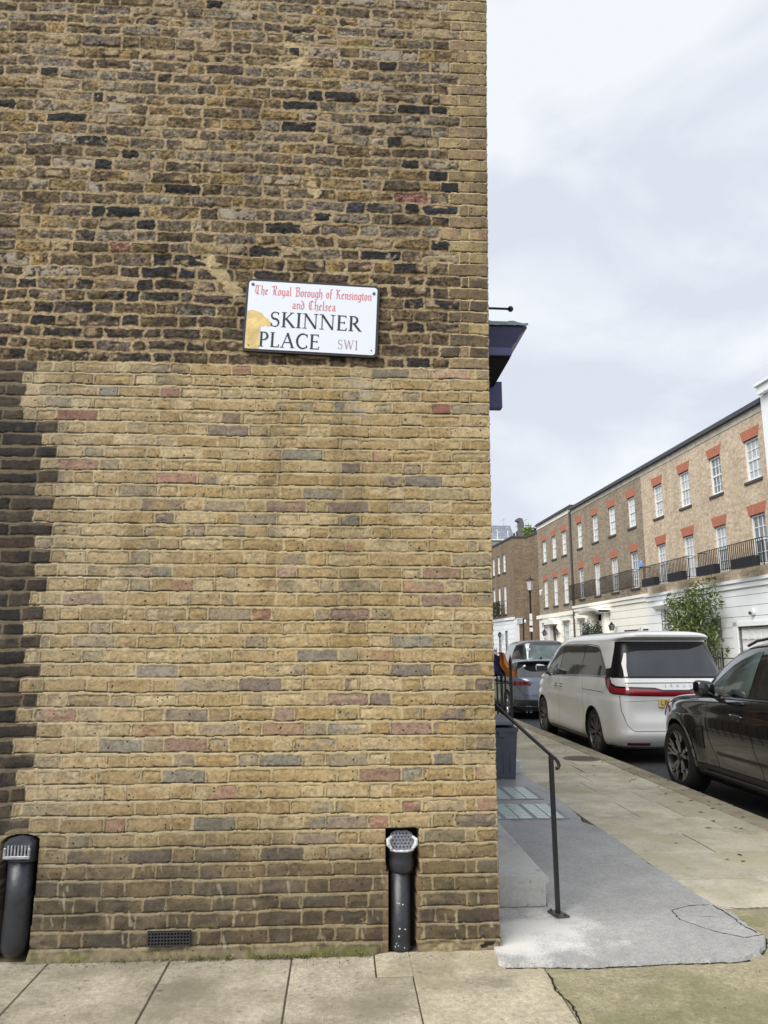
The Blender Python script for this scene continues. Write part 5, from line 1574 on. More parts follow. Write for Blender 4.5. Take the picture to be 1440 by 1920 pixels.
car_text(ht, 'LH19 KVE', .10, (0, p.y - .027, .74), M_ink, 'plate_lettering', 1.08, parent=plt)
p = hc.hit('B', 0, .90, 0)
for k in range(4):
    b = MB(); b.tube([(-.066 + .044 * k + .03 * math.cos(a), p.y - .012, .905 + .03 * math.sin(a)) for a in [2 * math.pi * i / 20 for i in range(21)]], .004, 6, False); b.build('badge_ring', M_alloy_dark, ht, local=True)
b = MB(); b.prism([(.7, 1.395), (.92, 1.40), (.74, 1.46), (.71, 1.46)], -.01, .01, 'yz'); b.build('roof_fin', M_trim, ht, local=True)
hc.line('rear_wiper', 'B', [(.0, 1.0), (.38, 1.02)], .022, M_trim, .02)
b = MB(); b.box(-.78, .78, .3, 3.8, .16, .22); b.build('underbody', M_dark, ht, local=True)

# ---- dark grey tall car ------------------------------------------------------------
tx = thing('tall_car', 'dark grey tall boxy car with a pale sticker in its rear window, furthest away', 'car', (6.50, 23.7, RZ))
lt = [(.22, .82, .15, 4.4, 5, 3), (.35, .90, .03, 4.55, 5, 3), (.6, .93, .0, 4.6, 5, 3), (.9, .93, .03, 4.5, 5, 3), (1.05, .92, .06, 4.1, 5, 3), (1.15, .90, .08, 3.5, 5, 3), (1.35, .87, .14, 3.2, 5, 3.4), (1.6, .82, .22, 2.85, 5, 3.6), (1.78, .76, .28, 2.6, 5, 3.6),
      (1.86, .68, .32, 2.4, 5, 3.4), (1.91, .52, .42, 2.2, 5, 3.2), (1.93, .25, .7, 1.9, 4, 3), (1.935, .05, 1, 1.5, 3, 3)]
tcx = Car(tx, lt, M_grey_car, (.85, 3.6), .34, .38, None, .93)
for s in (-1, 1):
    for wy in (.85, 3.6): wheel(tx, s, wy, .34, .24, .22, .93, 'plain', .03)
tcx.strip('rear_window', 'B', [(-.62, 1.76), (.62, 1.76)], [(-.70, 1.28), (.70, 1.28)], M_green_glass, .006, 24, 8)
for s in (-1, 1):
    tcx.strip('side_window', 'L' if s < 0 else 'R', [(.30, 1.72), (1.2, 1.80), (2.2, 1.78), (2.7, 1.60), (3.1, 1.28)], [(.22, 1.24), (3.15, 1.22)], M_glass_tint, .006, 30, 8)
    tcx.strip('tail_light', 'B', [(s * .76, 1.15), (s * .9, 1.15)], [(s * .76, .85), (s * .9, .85)], M_red_dark, .006, 6, 5)
m_stk = mat('pale sticker', L3(214, 232, 232), .5)
p = tcx.hit('B', -.5, 1.36, .012)
for (x, z, w, h) in ((-.52, 1.62, .06, .05), (-.50, 1.34, .09, .028)):
    p = tcx.hit('B', x, z, .012); b = MB(); b.box(x - w, x + w, p.y - .003, p.y, z - h, z + h); b.build('sticker', m_stk, tx, local=True)
tcx.line('rear_wiper', 'B', [(-.1, 1.27), (.45, 1.33)], .03, M_trim, .02)
b = MB(); b.box(-.85, .85, .3, 4.2, .17, .23); b.build('underbody', M_dark, tx, local=True)
# ------------------------------------------------------------------ THE TERRACE ACROSS THE STREET
DV = Vector((-0.0235, 1.0, 0)).normalized(); OV = Vector((-DV.y, DV.x, 0)); P0 = Vector((13.0, 21.5, 0))
def FT(P0=P0, DV=DV, OV=OV):
    def tf(s, d, z): return (P0.x + DV.x * s + OV.x * d, P0.y + DV.y * s + OV.y * d, z)
    return tf
FA = FT()
def holed(b, s0, s1, z0, z1, d, holes, depth):
    S = sorted(set([s0, s1] + [h[0] for h in holes if s0 < h[0] < s1] + [h[1] for h in holes if s0 < h[1] < s1]))
    Z = sorted(set([z0, z1] + [h[2] for h in holes if z0 < h[2] < z1] + [h[3] for h in holes if z0 < h[3] < z1]))
    for i in range(len(S) - 1):
        for j in range(len(Z) - 1):
            sm, zm = (S[i] + S[i + 1]) / 2, (Z[j] + Z[j + 1]) / 2
            if any(h[0] < sm < h[1] and h[2] < zm < h[3] for h in holes): continue
            b.add([(S[i], d, Z[j]), (S[i + 1], d, Z[j]), (S[i + 1], d, Z[j + 1]), (S[i], d, Z[j + 1])], [(0, 1, 2, 3)])
    for h in holes:
        a, c, e, f = max(h[0], s0), min(h[1], s1), max(h[2], z0), min(h[3], z1)
        if a >= c or e >= f: continue
        i = d - depth
        if h[0] >= s0: b.add([(a, d, e), (a, i, e), (a, i, f), (a, d, f)], [(0, 1, 2, 3)])
        if h[1] <= s1: b.add([(c, d, e), (c, d, f), (c, i, f), (c, i, e)], [(0, 1, 2, 3)])
        if h[2] >= z0: b.add([(a, d, e), (c, d, e), (c, i, e), (a, i, e)], [(0, 1, 2, 3)])
        if h[3] <= z1: b.add([(a, d, f), (a, i, f), (c, i, f), (c, d, f)], [(0, 1, 2, 3)])
m_tan = brick_mat('pale tan brick', L3(204, 187, 164), L3(182, 162, 138), L3(200, 187, 167), 1, var=.2, stain=.14)
m_gbr = brick_mat('grey brown brick', L3(160, 147, 128), L3(134, 120, 103), L3(158, 147, 130), 1, var=.18, stain=.14)
m_dbr = brick_mat('dark brown brick', L3(144, 126, 106), L3(118, 102, 84), L3(142, 128, 110), 0, var=.2, stain=.18)
m_dbr2 = brick_mat('dark brown brick front', L3(140, 124, 104), L3(116, 102, 84), L3(142, 126, 108), 1, var=.2, stain=.18)
m_wht = mat('white painted timber', L3(236, 238, 238, .92), .5)
m_stucco = mat('cream stucco', L3(248, 246, 236, .96), .75, noise=(1.3, .05))
m_stucco2 = mat('white stucco paint', L3(242, 245, 247, .95), .75, noise=(1.3, .05))
m_groove = mat('shadow gap', L3(140, 137, 130), .9)
m_stoneb = mat('grey stone band', L3(190, 184, 170), .85, noise=(3, .22))
m_coping = mat('dark coping', L3(66, 68, 74), .6, noise=(6, .2))
m_sill = mat('dark sill', L3(74, 70, 68), .8)
m_lintel = bpy.data.materials.new('red gauged brick'); m_lintel.use_nodes = True
nt = m_lintel.node_tree; bs = nt.nodes['Principled BSDF']; t_ = nt.nodes.new('ShaderNodeTexCoord')
wv = nt.nodes.new('ShaderNodeTexWave'); wv.bands_direction = 'Y'; wv.inputs['Scale'].default_value = 2.3; wv.inputs['Distortion'].default_value = .3
nt.links.new(t_.outputs['Object'], wv.inputs['Vector'])
rc = nt.nodes.new('ShaderNodeRGB'); rc.outputs[0].default_value = L3(180, 112, 88)
cc = mulc(nt, rc.outputs[0], ramp(nt, wv.outputs['Fac'], 0, .25, .78, 1.0)); cc = mulc(nt, cc, ramp(nt, noise_node(nt, t_.outputs['Object'], 12, 3), .3, .7, .82, 1.15, False))
nt.links.new(cc, bs.inputs['Base Color']); bs.inputs['Roughness'].default_value = .9
m_panes = [mat('pane with net curtain', L3(190, 195, 197, .85), .12, coat=.5, noise=(4, .18)), mat('pane with dark room', L3(120, 128, 134, .75), .06, coat=.8, noise=(3, .35)), mat('pale pane', L3(214, 218, 220, .9), .12, coat=.5, noise=(3, .14))]

def sash(parent, tf, s0, s1, z0, z1, d, pane, cols=3, rows=4, fw=.07, sill=True, lintel=None, deep=.08, mid=True):
    """window (pane) > frame, sill; s0<s1"""
    b = MB(tf); b.box(s0 + fw * .6, s1 - fw * .6, d - deep - .035, d - deep - .03, z0 + .03, z1 - .03)
    w = b.build('window', pane, parent)
    f = MB(tf); y0, y1 = d - deep - .029, d - deep + .012
    f.box(s0, s0 + fw, y0, y1, z0, z1); f.box(s1 - fw, s1, y0, y1, z0, z1)
    f.box(s0 + fw, s1 - fw, y0, y1, z1 - fw, z1); f.box(s0 + fw, s1 - fw, y0, y1, z0, z0 + fw * 1.3)
    zm = (z0 + z1) / 2
    if mid: f.box(s0 + fw, s1 - fw, y0, y1 - .008, zm - .03, zm + .03)
    # lower sash sits further in: a second pair of stiles
    f.box(s0 + fw, s0 + fw + .03, y0, y1 - .018, z0 + fw, zm); f.box(s1 - fw - .03, s1 - fw, y0, y1 - .018, z0 + fw, zm)
    for i in range(1, cols):
        x = s0 + fw + (s1 - s0 - 2 * fw) * i / cols; f.box(x - .013, x + .013, y0, y1 - .02, z0 + fw * 1.3, z1 - fw)
    for j in range(1, rows):
        z = z0 + (z1 - z0) * j / rows
        if mid and abs(z - zm) < .03: continue
        f.box(s0 + fw, s1 - fw, y0, y1 - .021, z - .013, z + .013)
    f.build('frame', m_wht, w)
    if sill:
        b = MB(tf); b.box(s0 - .07, s1 + .07, d - .06, d + .045, z0 - .085, z0 - .002); b.build('sill', m_sill, w)
    if lintel:
        b = MB(tf); b.add([(s0 - .02, d + .004, z1 + .0), (s1 + .02, d + .004, z1), (s1 + .13, d + .004, z1 + .33), (s0 - .13, d + .004, z1 + .33), (s0 - .02, d - .09, z1), (s1 + .02, d - .09, z1), (s1 + .13, d - .02, z1 + .33), (s0 - .13, d - .02, z1 + .33)],
                          [(0, 1, 2, 3), (0, 4, 5, 1), (1, 5, 6, 2), (3, 2, 6, 7), (0, 3, 7, 4)]); b.build('lintel', lintel, parent)
    return w
def railing(parent, tf, s0, s1, d, z0, z1, ret=True, step=.115, name='balcony_rail'):
    b = MB(tf)
    b.box(s0, s1, d - .012, d + .012, z1 - .022, z1); b.box(s0, s1, d - .010, d + .010, z0 + .05, z0 + .07)
    n = int((s1 - s0) / step)
    for i in range(n + 1):
        x = s0 + (s1 - s0) * i / n; b.box(x - .010, x + .010, d - .010, d + .010, z0 + .0, z1 - .02)
    if ret:
        for x in (s0, s1): b.box(x - .01, x + .01, .0, d, z1 - .022, z1); b.box(x - .01, x + .01, .0, d, z0 + .05, z0 + .07); b.box(x - .013, x + .013, d - .013, d + .013, z0 - .05, z1)
    return b.build(name, mat('railing iron', L3(34, 30, 30), .6), parent)
def house_box(parent, tf, s0, s1, z1, m, depth=8.0):
    b = MB(tf)
    b.add([(s0, -.3, -.1), (s1, -.3, -.1), (s1, -depth, -.1), (s0, -depth, -.1), (s0, -.3, z1), (s1, -.3, z1), (s1, -depth, z1), (s0, -depth, z1)], [(0, 1, 2, 3), (7, 6, 5, 4), (1, 5, 6, 2), (2, 6, 7, 3), (3, 7, 4, 0), (0, 4, 5, 1)])
    b.build('rear_wall', m, parent)
def rusticated(parent, tf, s0, s1, z0, z1, d, holes, m, grooves, name='ground_floor'):
    b = MB(tf); holed(b, s0, s1, z0, z1, d - .025, holes, .12); b.build('groove_bed', m_groove, parent)
    b = MB(tf); zz = [z0] + sorted(g for g in grooves if z0 < g < z1) + [z1]
    for a, c in zip(zz[:-1], zz[1:]):
        lo, hi = a + (.008 if a != z0 else 0), c - (.008 if c != z1 else 0)
        holed(b, s0, s1, lo, hi, d, holes, .15)
        S = [s0, s1]
        b.add([(s0, d, lo), (s1, d, lo), (s1, d - .025, lo), (s0, d - .025, lo)], [(0, 1, 2, 3)]); b.add([(s0, d, hi), (s1, d, hi), (s1, d - .025, hi), (s0, d - .025, hi)], [(3, 2, 1, 0)])
    for s in (s0, s1): b.add([(s, d, z0), (s, d, z1), (s, -.3, z1), (s, -.3, z0)], [(0, 1, 2, 3)])
    return b.build(name, m, parent)
GR = [3.22 - .335 * i for i in range(10)]
rw = random.Random(21)
def pane(i=None): return m_panes[rw.choice((0, 0, 1, 2)) if i is None else i]
def lantern(tf, s, z, d, label, group='lanterns on the terrace', h=.42):
    t = thing('wall_lantern', label, 'lantern', tf(s, d, z), group=group)
    b = MB(tf); w = .10
    b.add([(s - w * .6, d - w * .6, z), (s + w * .6, d - w * .6, z), (s + w * .6, d + w * .6, z), (s - w * .6, d + w * .6, z), (s - w, d - w, z + h * .6), (s + w, d - w, z + h * .6), (s + w, d + w, z + h * .6), (s - w, d + w, z + h * .6), (s, d, z + h)],
          [(0, 1, 2, 3), (4, 5, 8), (5, 6, 8), (6, 7, 8), (7, 4, 8)]); 
    for k in range(4):
        a, c = b.v[-9 + k], b.v[-5 + k]
    b.build('cap', M_black_iron, t)
    b = MB(tf)
    for sx, sy in ((-1, -1), (1, -1), (1, 1), (-1, 1)): b.bar((s + sx * w * .6, d + sy * w * .6, z), (s + sx * w, d + sy * w, z + h * .6), .022)
    b.bar((s, d - .05, z + h * .3), (s, d - .25, z + h * .3), .03); b.build('bracket', M_black_iron, t)
    b = MB(tf); b.add([(s - w * .5, d - w * .5, z + .01), (s + w * .5, d - w * .5, z + .01), (s + w * .5, d + w * .5, z + .01), (s - w * .5, d + w * .5, z + .01), (s - w * .9, d - w * .9, z + h * .58), (s + w * .9, d - w * .9, z + h * .58), (s + w * .9, d + w * .9, z + h * .58), (s - w * .9, d + w * .9, z + h * .58)],
                      [(0, 1, 5, 4), (1, 2, 6, 5), (2, 3, 7, 6), (3, 0, 4, 7)]); b.build('glass', m_panes[1], t)
    return t
def door(parent, tf, s0, s1, z0, z1, d, m, name='door'):
    b = MB(tf); b.box(s0, s1, d - .05, d, z0, z1)
    n = 2
    for i in range(2):
        for (za, zb) in ((.08, .42), (.50, .93)):
            x0 = s0 + (s1 - s0) * (.10 + .45 * i); x1 = x0 + (s1 - s0) * .35
            b.box(x0, x1, d, d + .012, z0 + (z1 - z0) * za, z0 + (z1 - z0) * zb)
    return b.build(name, m, parent)
def garage(parent, tf, s0, s1, z1, d, m, cols=6, rows=5):
    b = MB(tf); b.box(s0, s1, d - .05, d, 0, z1)
    for i in range(cols):
        for j in range(rows):
            w, h = (s1 - s0) / cols, z1 / rows
            x, z = s0 + i * w, j * h
            b.box(x + .06, x + w - .06, d - .001, d + .018, z + .07, z + h - .07)
    return b.build('garage_door', m, parent)

# ---- right-hand tan house -------------------------------------------------------
hC = thing('terrace_house', 'pale tan brick terrace house with black window boxes and garage, nearest on the right', 'house', FA(4.5, 0, 0))
upC = [(.41, 1.26), (2.70, 3.49), (4.95, 5.77), (7.22, 8.04)]
holes = [(a, c, 6.78, 8.13) for a, c in upC] + [(a, c, 4.10, 5.69) for a, c in upC]
b = MB(FA); holed(b, -.08, 9.15, 3.70, 9.15, 0, holes, .115); b.build('wall', m_tan, hC)
house_box(hC, FA, -.08, 9.15, 9.1, m_tan)
for i, (a, c) in enumerate(upC):
    sash(hC, FA, a, c, 6.78, 8.13, 0, pane((0, 1, 0, 0)[i]), lintel=m_lintel, rows=4)
    sash(hC, FA, a, c, 4.10, 5.69, 0, pane((1, 0, 0, 0)[i]), lintel=m_lintel, rows=4, sill=False)
b = MB(FA); b.box(-.08, 9.15, .0, .02, 8.82, 9.04); b.build('stone_band', m_stoneb, hC)
b = MB(FA); b.box(-.08, 9.15, -.4, .14, 9.045, 9.17); b.box(-.08, 9.15, -.5, .05, 9.17, 9.24); b.build('gutter', m_coping, hC)
hG = [(7.20, 7.98, 1.1, 3.03), (-.3, 2.40, -.1, 2.24), (5.6, 6.6, -.1, 2.6)]
rusticated(hC, FA, -.08, 9.15, 0, 3.46, .04, [(7.20, 7.98, 1.1, 3.03), (.0, 2.42, -.1, 2.24), (5.0, 5.95, 0, 2.5)], m_stucco2, GR)
b = MB(FA); b.box(-.08, 9.15, -.02, .10, 3.46, 3.64); b.box(-.08, 9.15, -.02, .16, 3.64, 3.74); b.build('cornice', m_stucco2, hC)
sash(hC, FA, 7.20, 7.98, 1.1, 3.03, .04, pane(1), sill=True, rows=4)
b = MB(FA); b.prism([(.04, 3.10), (.12, 3.10), (.20, 3.17), (.26, 3.22), (.26, 3.27), (.04, 3.27)], 7.0, 8.35, 'yz')
b.v = [FA(*p) for p in []] if False else b.v
b.build('window_hood', m_stucco2, hC)
garage(hC, FA, .05, 2.38, 2.20, -.06, m_wht)
b = MB(FA); b.box(2.40, 2.66, .04, .075, 0, 2.38); b.box(-.05, 2.66, .04, .075, 2.24, 2.38); b.build('garage_surround', m_stucco2, hC)
door(hC, FA, 5.0, 5.95, 0, 2.5, -.05, mat('pale door', L3(210, 214, 216), .4))
railing(hC, FA, 4.87, 8.74, .30, 4.06, 4.87); railing(hC, FA, .2, 4.13, .30, 4.06, 4.87)
bx = ['third', 'fourth', 'second', 'first']
for i, (s0, s1) in enumerate(((.38, 1.63), (2.70, 3.94), (5.0, 6.15), (7.32, 8.47))):
    t = thing('window_box', ['black ribbed window box on the tan house, rightmost of the four', 'black ribbed window box on the tan house, second from the right', 'black ribbed window box on the tan house, second from the left', 'black ribbed window box on the tan house, leftmost of the four'][i], 'window box', FA((s0 + s1) / 2, .3, 4.03), group='black window boxes on the tan house')
    b = MB(FA); b.box(s0, s1, .32, .52, 4.02, 4.33)
    n = 14
    for k in range(n): x = s0 + (s1 - s0) * (k + .2) / n; b.box(x, x + (s1 - s0) * .6 / n, .52, .535, 4.03, 4.32)
    b.build('trough', mat('black planter', L3(34, 36, 42), .5), t)
t = thing('wall_lamp', 'round white lamp on the white ground floor above the garage', 'lamp', FA(1.3, .1, 2.65))
b = MB(); c0 = FA(1.42, .10, 2.66); b.lathe([(0, 0), (.11, .0), (.10, .05), (.0, .07)], 16, (0, 0, 0)); b.v = [(c0[0] + .05 - p[2], c0[1] + p[0], c0[2] + p[1]) for p in b.v]; b.build('shade', m_wht, t)
b = MB(FA); b.box(1.40, 1.45, .14, .2, 2.58, 2.68); b.build('fitting', M_alloy_dark, t)
t = thing('meter_box', 'mossy dark box fixed to the white wall behind the bay tree', 'box', FA(3.55, .1, 2.3))
b = MB(FA); b.bbox(3.40, 3.72, .04, .22, 1.95, 2.55, .02); b.build('casing', mat('mossy dark box', L3(92, 98, 84), .7, noise=(12, .3)), t)

# ---- grey-brown house -----------------------------------------------------------
hB = thing('terrace_house', 'grey brown brick house with two iron balcony railings, middle of the terrace', 'house', FA(13.7, 0, 0))
uB = [(9.90, 10.72), (12.18, 13.0), (14.43, 15.22), (16.75, 17.5)]
holes = [(a, c, 6.80, 8.16) for a, c in uB] + [(a, c, 4.13, 5.73) for a, c in uB]
b = MB(FA); holed(b, 9.15, 18.33, 3.76, 9.15, 0, holes, .115); b.build('wall', m_gbr, hB)
house_box(hB, FA, 9.15, 18.33, 9.1, m_gbr)
for i, (a, c) in enumerate(uB):
    sash(hB, FA, a, c, 6.80, 8.16, 0, pane((2, 2, 0, 2)[i]), lintel=m_lintel); sash(hB, FA, a, c, 4.13, 5.73, 0, pane((1, 0, 0, 1)[i]), lintel=m_lintel)
b = MB(FA); b.box(9.15, 18.33, .0, .02, 8.84, 9.04); b.build('stone_band', m_stoneb, hB)
b = MB(FA); b.box(9.15, 18.33, -.4, .14, 9.045, 9.17); b.box(9.15, 18.33, -.5, .05, 9.17, 9.24); b.build('gutter', m_coping, hB)
HG = [(9.2, 11.80, -.1, 2.36), (13.75, 15.2, -.1, 3.2), (16.90, 17.68, 1.0, 3.0)]
rusticated(hB, FA, 9.15, 18.36, 0, 3.50, .04, HG, m_stucco, GR)
b = MB(FA); b.box(9.15, 18.36, -.02, .10, 3.50, 3.68); b.box(9.15, 18.36, -.02, .16, 3.68, 3.80); b.build('cornice', m_stucco, hB)
garage(hB, FA, 9.22, 11.78, 2.32, -.06, m_stucco)
door(hB, FA, 13.9, 15.05, 0, 2.9, -.05, m_stucco)
b = MB(FA); n = 14
prof = [(13.2 + 2.9 * i / n, 3.22 + .16 * math.sin(math.pi * i / n)) for i in range(n + 1)]
for i in range(n):
    (a, za), (c, zc) = prof[i], prof[i + 1]
    b.add([(a, .04, za), (c, .04, zc), (c, .62, zc), (a, .62, za), (a, .04, za + .12), (c, .04, zc + .12), (c, .66, zc + .12), (a, .66, za + .12)], [(0, 1, 2, 3), (7, 6, 5, 4), (3, 2, 6, 7)])
b.box(13.45, 13.75, .04, .30, .0, 3.2); b.box(15.2, 15.5, .04, .30, 0, 3.2); b.build('door_canopy', m_stucco, hB)
sash(hB, FA, 16.90, 17.68, 1.0, 3.0, .04, pane(0))
b = MB(FA); b.box(16.7, 17.9, .04, .22, 3.12, 3.24); b.build('window_hood', m_stucco, hB)
railing(hB, FA, 9.78, 13.70, .30, 4.10, 4.90); railing(hB, FA, 14.40, 18.22, .30, 4.10, 4.90)
t = thing('alarm_box', 'small blue alarm box high on the brick beside the right-hand window', 'alarm box', FA(9.6, .05, 5.1))
b = MB(FA); b.prism([(9.47, 4.98), (9.73, 4.98), (9.73, 5.12), (9.66, 5.24), (9.54, 5.24), (9.47, 5.12)], 0, .08); b.build('casing', mat('blue alarm', L3(126, 160, 214), .5), t)
b = MB(FA); b.tube([(18.36, .08, 0.1), (18.36, .08, 9.0)], .055, 8); b.build('downpipe', mat('brown downpipe', L3(78, 72, 68), .6), hB)
lantern(FA, 12.55, 2.36, .30, 'black lantern beside the canopied doorway of the grey brown house')

# ---- furthest house of the row ------------------------------------------------------
hA = thing('terrace_house', 'narrow grey brown house with three windows per floor and a cream roof band', 'house', FA(21.7, 0, 0))
uA = [(19.34, 20.15), (21.21, 22.03), (23.15, 23.96)]
holes = [(a, c, 6.76, 8.12) for a, c in uA] + [(a, c, 4.03, 5.67) for a, c in uA]
b = MB(FA); holed(b, 18.33, 24.96, 3.5, 9.2, 0, holes, .115); b.build('wall', m_gbr, hA)
house_box(hA, FA, 18.33, 24.96, 9.1, m_gbr)
for i, (a, c) in enumerate(uA):
    sash(hA, FA, a, c, 6.76, 8.12, 0, pane(2), lintel=m_lintel); sash(hA, FA, a, c, 4.03, 5.67, 0, pane(2), lintel=m_lintel)
b = MB(FA); b.box(18.33, 24.96, .0, .03, 8.98, 9.22); b.build('cream_band', m_stucco, hA)
b = MB(FA); b.box(18.33, 25.0, -.4, .14, 9.22, 9.30); b.box(18.33, 25.0, -.5, .06, 9.30, 9.38); b.build('coping', m_coping, hA)
rusticated(hA, FA, 18.36, 25.05, 0, 3.38, .04, [(19.35, 20.30, 1.0, 3.02), (21.05, 22.3, -.1, 2.9), (23.25, 24.15, 1.0, 3.02)], m_stucco, GR)
b = MB(FA); b.box(18.36, 25.3, -.02, .14, 3.38, 3.59); b.build('cornice', m_stucco, hA)
sash(hA, FA, 19.35, 20.30, 1.0, 3.02, .04, pane(2)); sash(hA, FA, 23.25, 24.15, 1.0, 3.02, .04, pane(2))
for (a, c) in ((19.1, 20.5), (23.0, 24.4)):
    b = MB(FA); b.box(a, c, .04, .2, 3.10, 3.20); b.build('window_hood', m_stucco, hA)
door(hA, FA, 21.12, 22.2, 0, 2.72, -.03, mat('dark front door', L3(58, 62, 70), .4))
b = MB(FA); b.prism([(20.75, 2.95), (22.75, 2.95), (22.55, 3.12), (21.75, 3.30), (20.95, 3.12)], .04, .45); b.box(20.75, 21.05, .04, .25, 0, 2.95); b.box(22.3, 22.6, .04, .25, 0, 2.95); b.build('door_canopy', m_stucco, hA)
lantern(FA, 20.70, 2.30, .35, 'black lantern to the right of the dark front door of the furthest row house')
lantern(FA, 23.00, 2.30, .35, 'black lantern to the left of the dark front door of the furthest row house')
t = thing('alarm_box', 'small white alarm box on the brick at the far end of the terrace', 'alarm box', FA(24.5, .05, 5.0))
b = MB(FA); b.prism([(24.40, 4.82), (24.56, 4.82), (24.70, 5.10), (24.62, 5.16), (24.34, 5.16), (24.28, 5.10)], 0, .08); b.build('casing', m_wht, t)

# ---- white house on the right edge ---------------------------------------------------
hD = thing('white_house', 'white stucco house just entering at the right edge of the photo', 'house', FA(-4, 0, 0))
b = MB(FA); b.box(-9, -.10, -8, .12, -.1, 9.19); b.build('wall', m_stucco2, hD)
b = MB(FA); b.box(-9, -.22, -.3, .30, 9.20, 9.46); b.box(-9, -.18, -.3, .38, 9.46, 9.54); b.build('cornice', m_stucco2, hD)
b = MB(FA); b.box(-9, -.62, -3, .02, 9.55, 10.05); b.box(-9, -.58, -3, .10, 10.05, 10.13); b.build('parapet', m_stucco2, hD)
b = MB(FA); b.box(-.72, -.66, .165, .19, 3.8, 8.6); b.build('panel_moulding', m_groove, hD)

# ---- brown house at the bend ------------------------------------------------------------
A0 = Vector((11.62, 50.0, 0)); D2 = Vector((-.062, 1, 0)).normalized(); O2 = Vector((-D2.y, D2.x, 0))
FE = FT(A0, D2, O2)
hE = thing('end_house', 'dark brown brick house at the bend of the street showing its blank gable wall', 'house', (12.5, 50, 0))
b = MB(); b.add([(11.62, 50, -.1), (24, 50, -.1), (24, 50, 10.4), (13.9, 50, 9.62), (12.55, 50, 9.04), (11.62, 50, 9.03)], [(0, 1, 2, 3, 4, 5)])
b.build('gable_wall', m_dbr, hE)
b = MB(); b.prism([(11.58, 9.03), (12.55, 9.04), (13.9, 9.62), (24, 10.4), (24, 10.5), (13.85, 9.74), (12.52, 9.14), (11.58, 9.13)], 49.94, 50.3); b.build('coping', m_coping, hE)
wE = [(1.80, 2.52), (3.28, 3.96), (4.72, 5.38)]
holes = [(a, c, 6.88, 8.20) for a, c in wE] + [(a, c, 3.95, 5.95) for a, c in wE]
b = MB(FE); holed(b, 0.0, 7.5, 3.66, 9.06, 0, holes, .1); b.build('wall', m_dbr2, hE)
b = MB(FE); b.box(0.02, 7.5, -8, -.3, -.1, 9.0); b.build('rear_wall', m_dbr2, hE)
b = MB(FE); b.box(-.06, 7.5, -.3, .06, 9.05, 9.16); b.build('parapet', m_coping, hE)
for a, c in wE:
    sash(hE, FE, a, c, 6.88, 8.20, 0, pane(2)); sash(hE, FE, a, c, 3.95, 5.95, 0, pane(2))
rusticated(hE, FE, -.02, 7.5, 0, 3.50, .04, [(3.2, 4.0, 0, 2.7), (1.6, 2.3, .8, 2.8)], m_stucco2, GR)
b = MB(FE); b.box(-.04, 7.5, -.02, .12, 3.50, 3.66); b.build('cornice', m_stucco2, hE)
b = MB(FE); b.box(1.6, 2.3, -.08, -.07, .8, 2.8); b.box(3.2, 4.0, -.08, -.07, 0, 2.7); b.build('opening', m_panes[0], hE)
railing(hE, FE, 2.0, 5.9, .45, 3.85, 4.85, name='balcony_rail')
lantern(FE, 2.75, 2.35, .3, 'black lantern on the white ground floor of the brown house at the bend', None)
# plants on that balcony
m_leaf = mat('dark green leaves', (.030, .050, .018, 1), .55, island=.55)
m_leafb = mat('bay leaves', (.10, .135, .035, 1), .42, island=.75)
m_leafl = mat('light green leaves', (.16, .24, .04, 1), .5, island=.4)
def leaves(b, c, r, n, size, seed, fill=.55, flat=.45, updir=False):
    rs = np.random.RandomState(seed)
    for _ in range(n):
        v = rs.normal(size=3); v /= np.linalg.norm(v)
        rr = (rs.rand() ** fill)
        p = np.array(c) + v * rr * np.array(r)
        a = rs.normal(size=3); a = a * .7 + v * .8 + np.array([0, 0, .35]); a /= np.linalg.norm(a)
        u = np.cross(a, rs.normal(size=3)); u /= np.linalg.norm(u)
        w = np.cross(a, u)
        L = size * rs.uniform(.6, 1.3)
        ax = (a * .6 + u * .8); ax /= np.linalg.norm(ax)
        q = [p, p + ax * L * .5 + w * L * flat * .5 , p + ax * L - np.array([0, 0, L * .12]), p + ax * L * .5 - w * L * flat * .5]
        b.add([tuple(x) for x in q], [(0, 1, 2, 3)])
t = thing('balcony_plants', 'dark green plants filling the iron balcony of the brown house at the bend', 'plant', FE(3.8, .4, 4.1))
b = MB(); 
for k in range(5): leaves(b, FE(2.4 + k * .75, .35, 4.35 + .1 * (k % 2)), (.35, .4, .45), 120, .14, 50 + k)
b.build('foliage', m_leaf, t)

# roofscape above the bend
rf = thing('slate_roof_building', 'grey slate mansard roof with white posts rising behind the brown house', 'roof', (13, 60, 0))
m_slate = bpy.data.materials.new('roof slates'); m_slate.use_nodes = True
nt = m_slate.node_tree; t_ = nt.nodes.new('ShaderNodeTexCoord'); br = nt.nodes.new('ShaderNodeTexBrick'); mpn = nt.nodes.new('ShaderNodeMapping')
sx_ = nt.nodes.new('ShaderNodeSeparateXYZ'); cb = nt.nodes.new('ShaderNodeCombineXYZ'); nt.links.new(t_.outputs['Object'], sx_.inputs[0]); nt.links.new(sx_.outputs[0], cb.inputs[0]); nt.links.new(sx_.outputs[2], cb.inputs[1])
br.inputs['Scale'].default_value = 1; br.inputs['Brick Width'].default_value = .4; br.inputs['Row Height'].default_value = .22; br.inputs['Mortar Size'].default_value = .015
br.inputs['Color1'].default_value = L3(140, 146, 156); br.inputs['Color2'].default_value = L3(118, 124, 134); br.inputs['Mortar'].default_value = L3(88, 92, 100)
nt.links.new(cb.outputs[0], br.inputs['Vector']); nt.links.new(br.outputs['Color'], nt.nodes['Principled BSDF'].inputs['Base Color']); nt.nodes['Principled BSDF'].inputs['Roughness'].default_value = .6
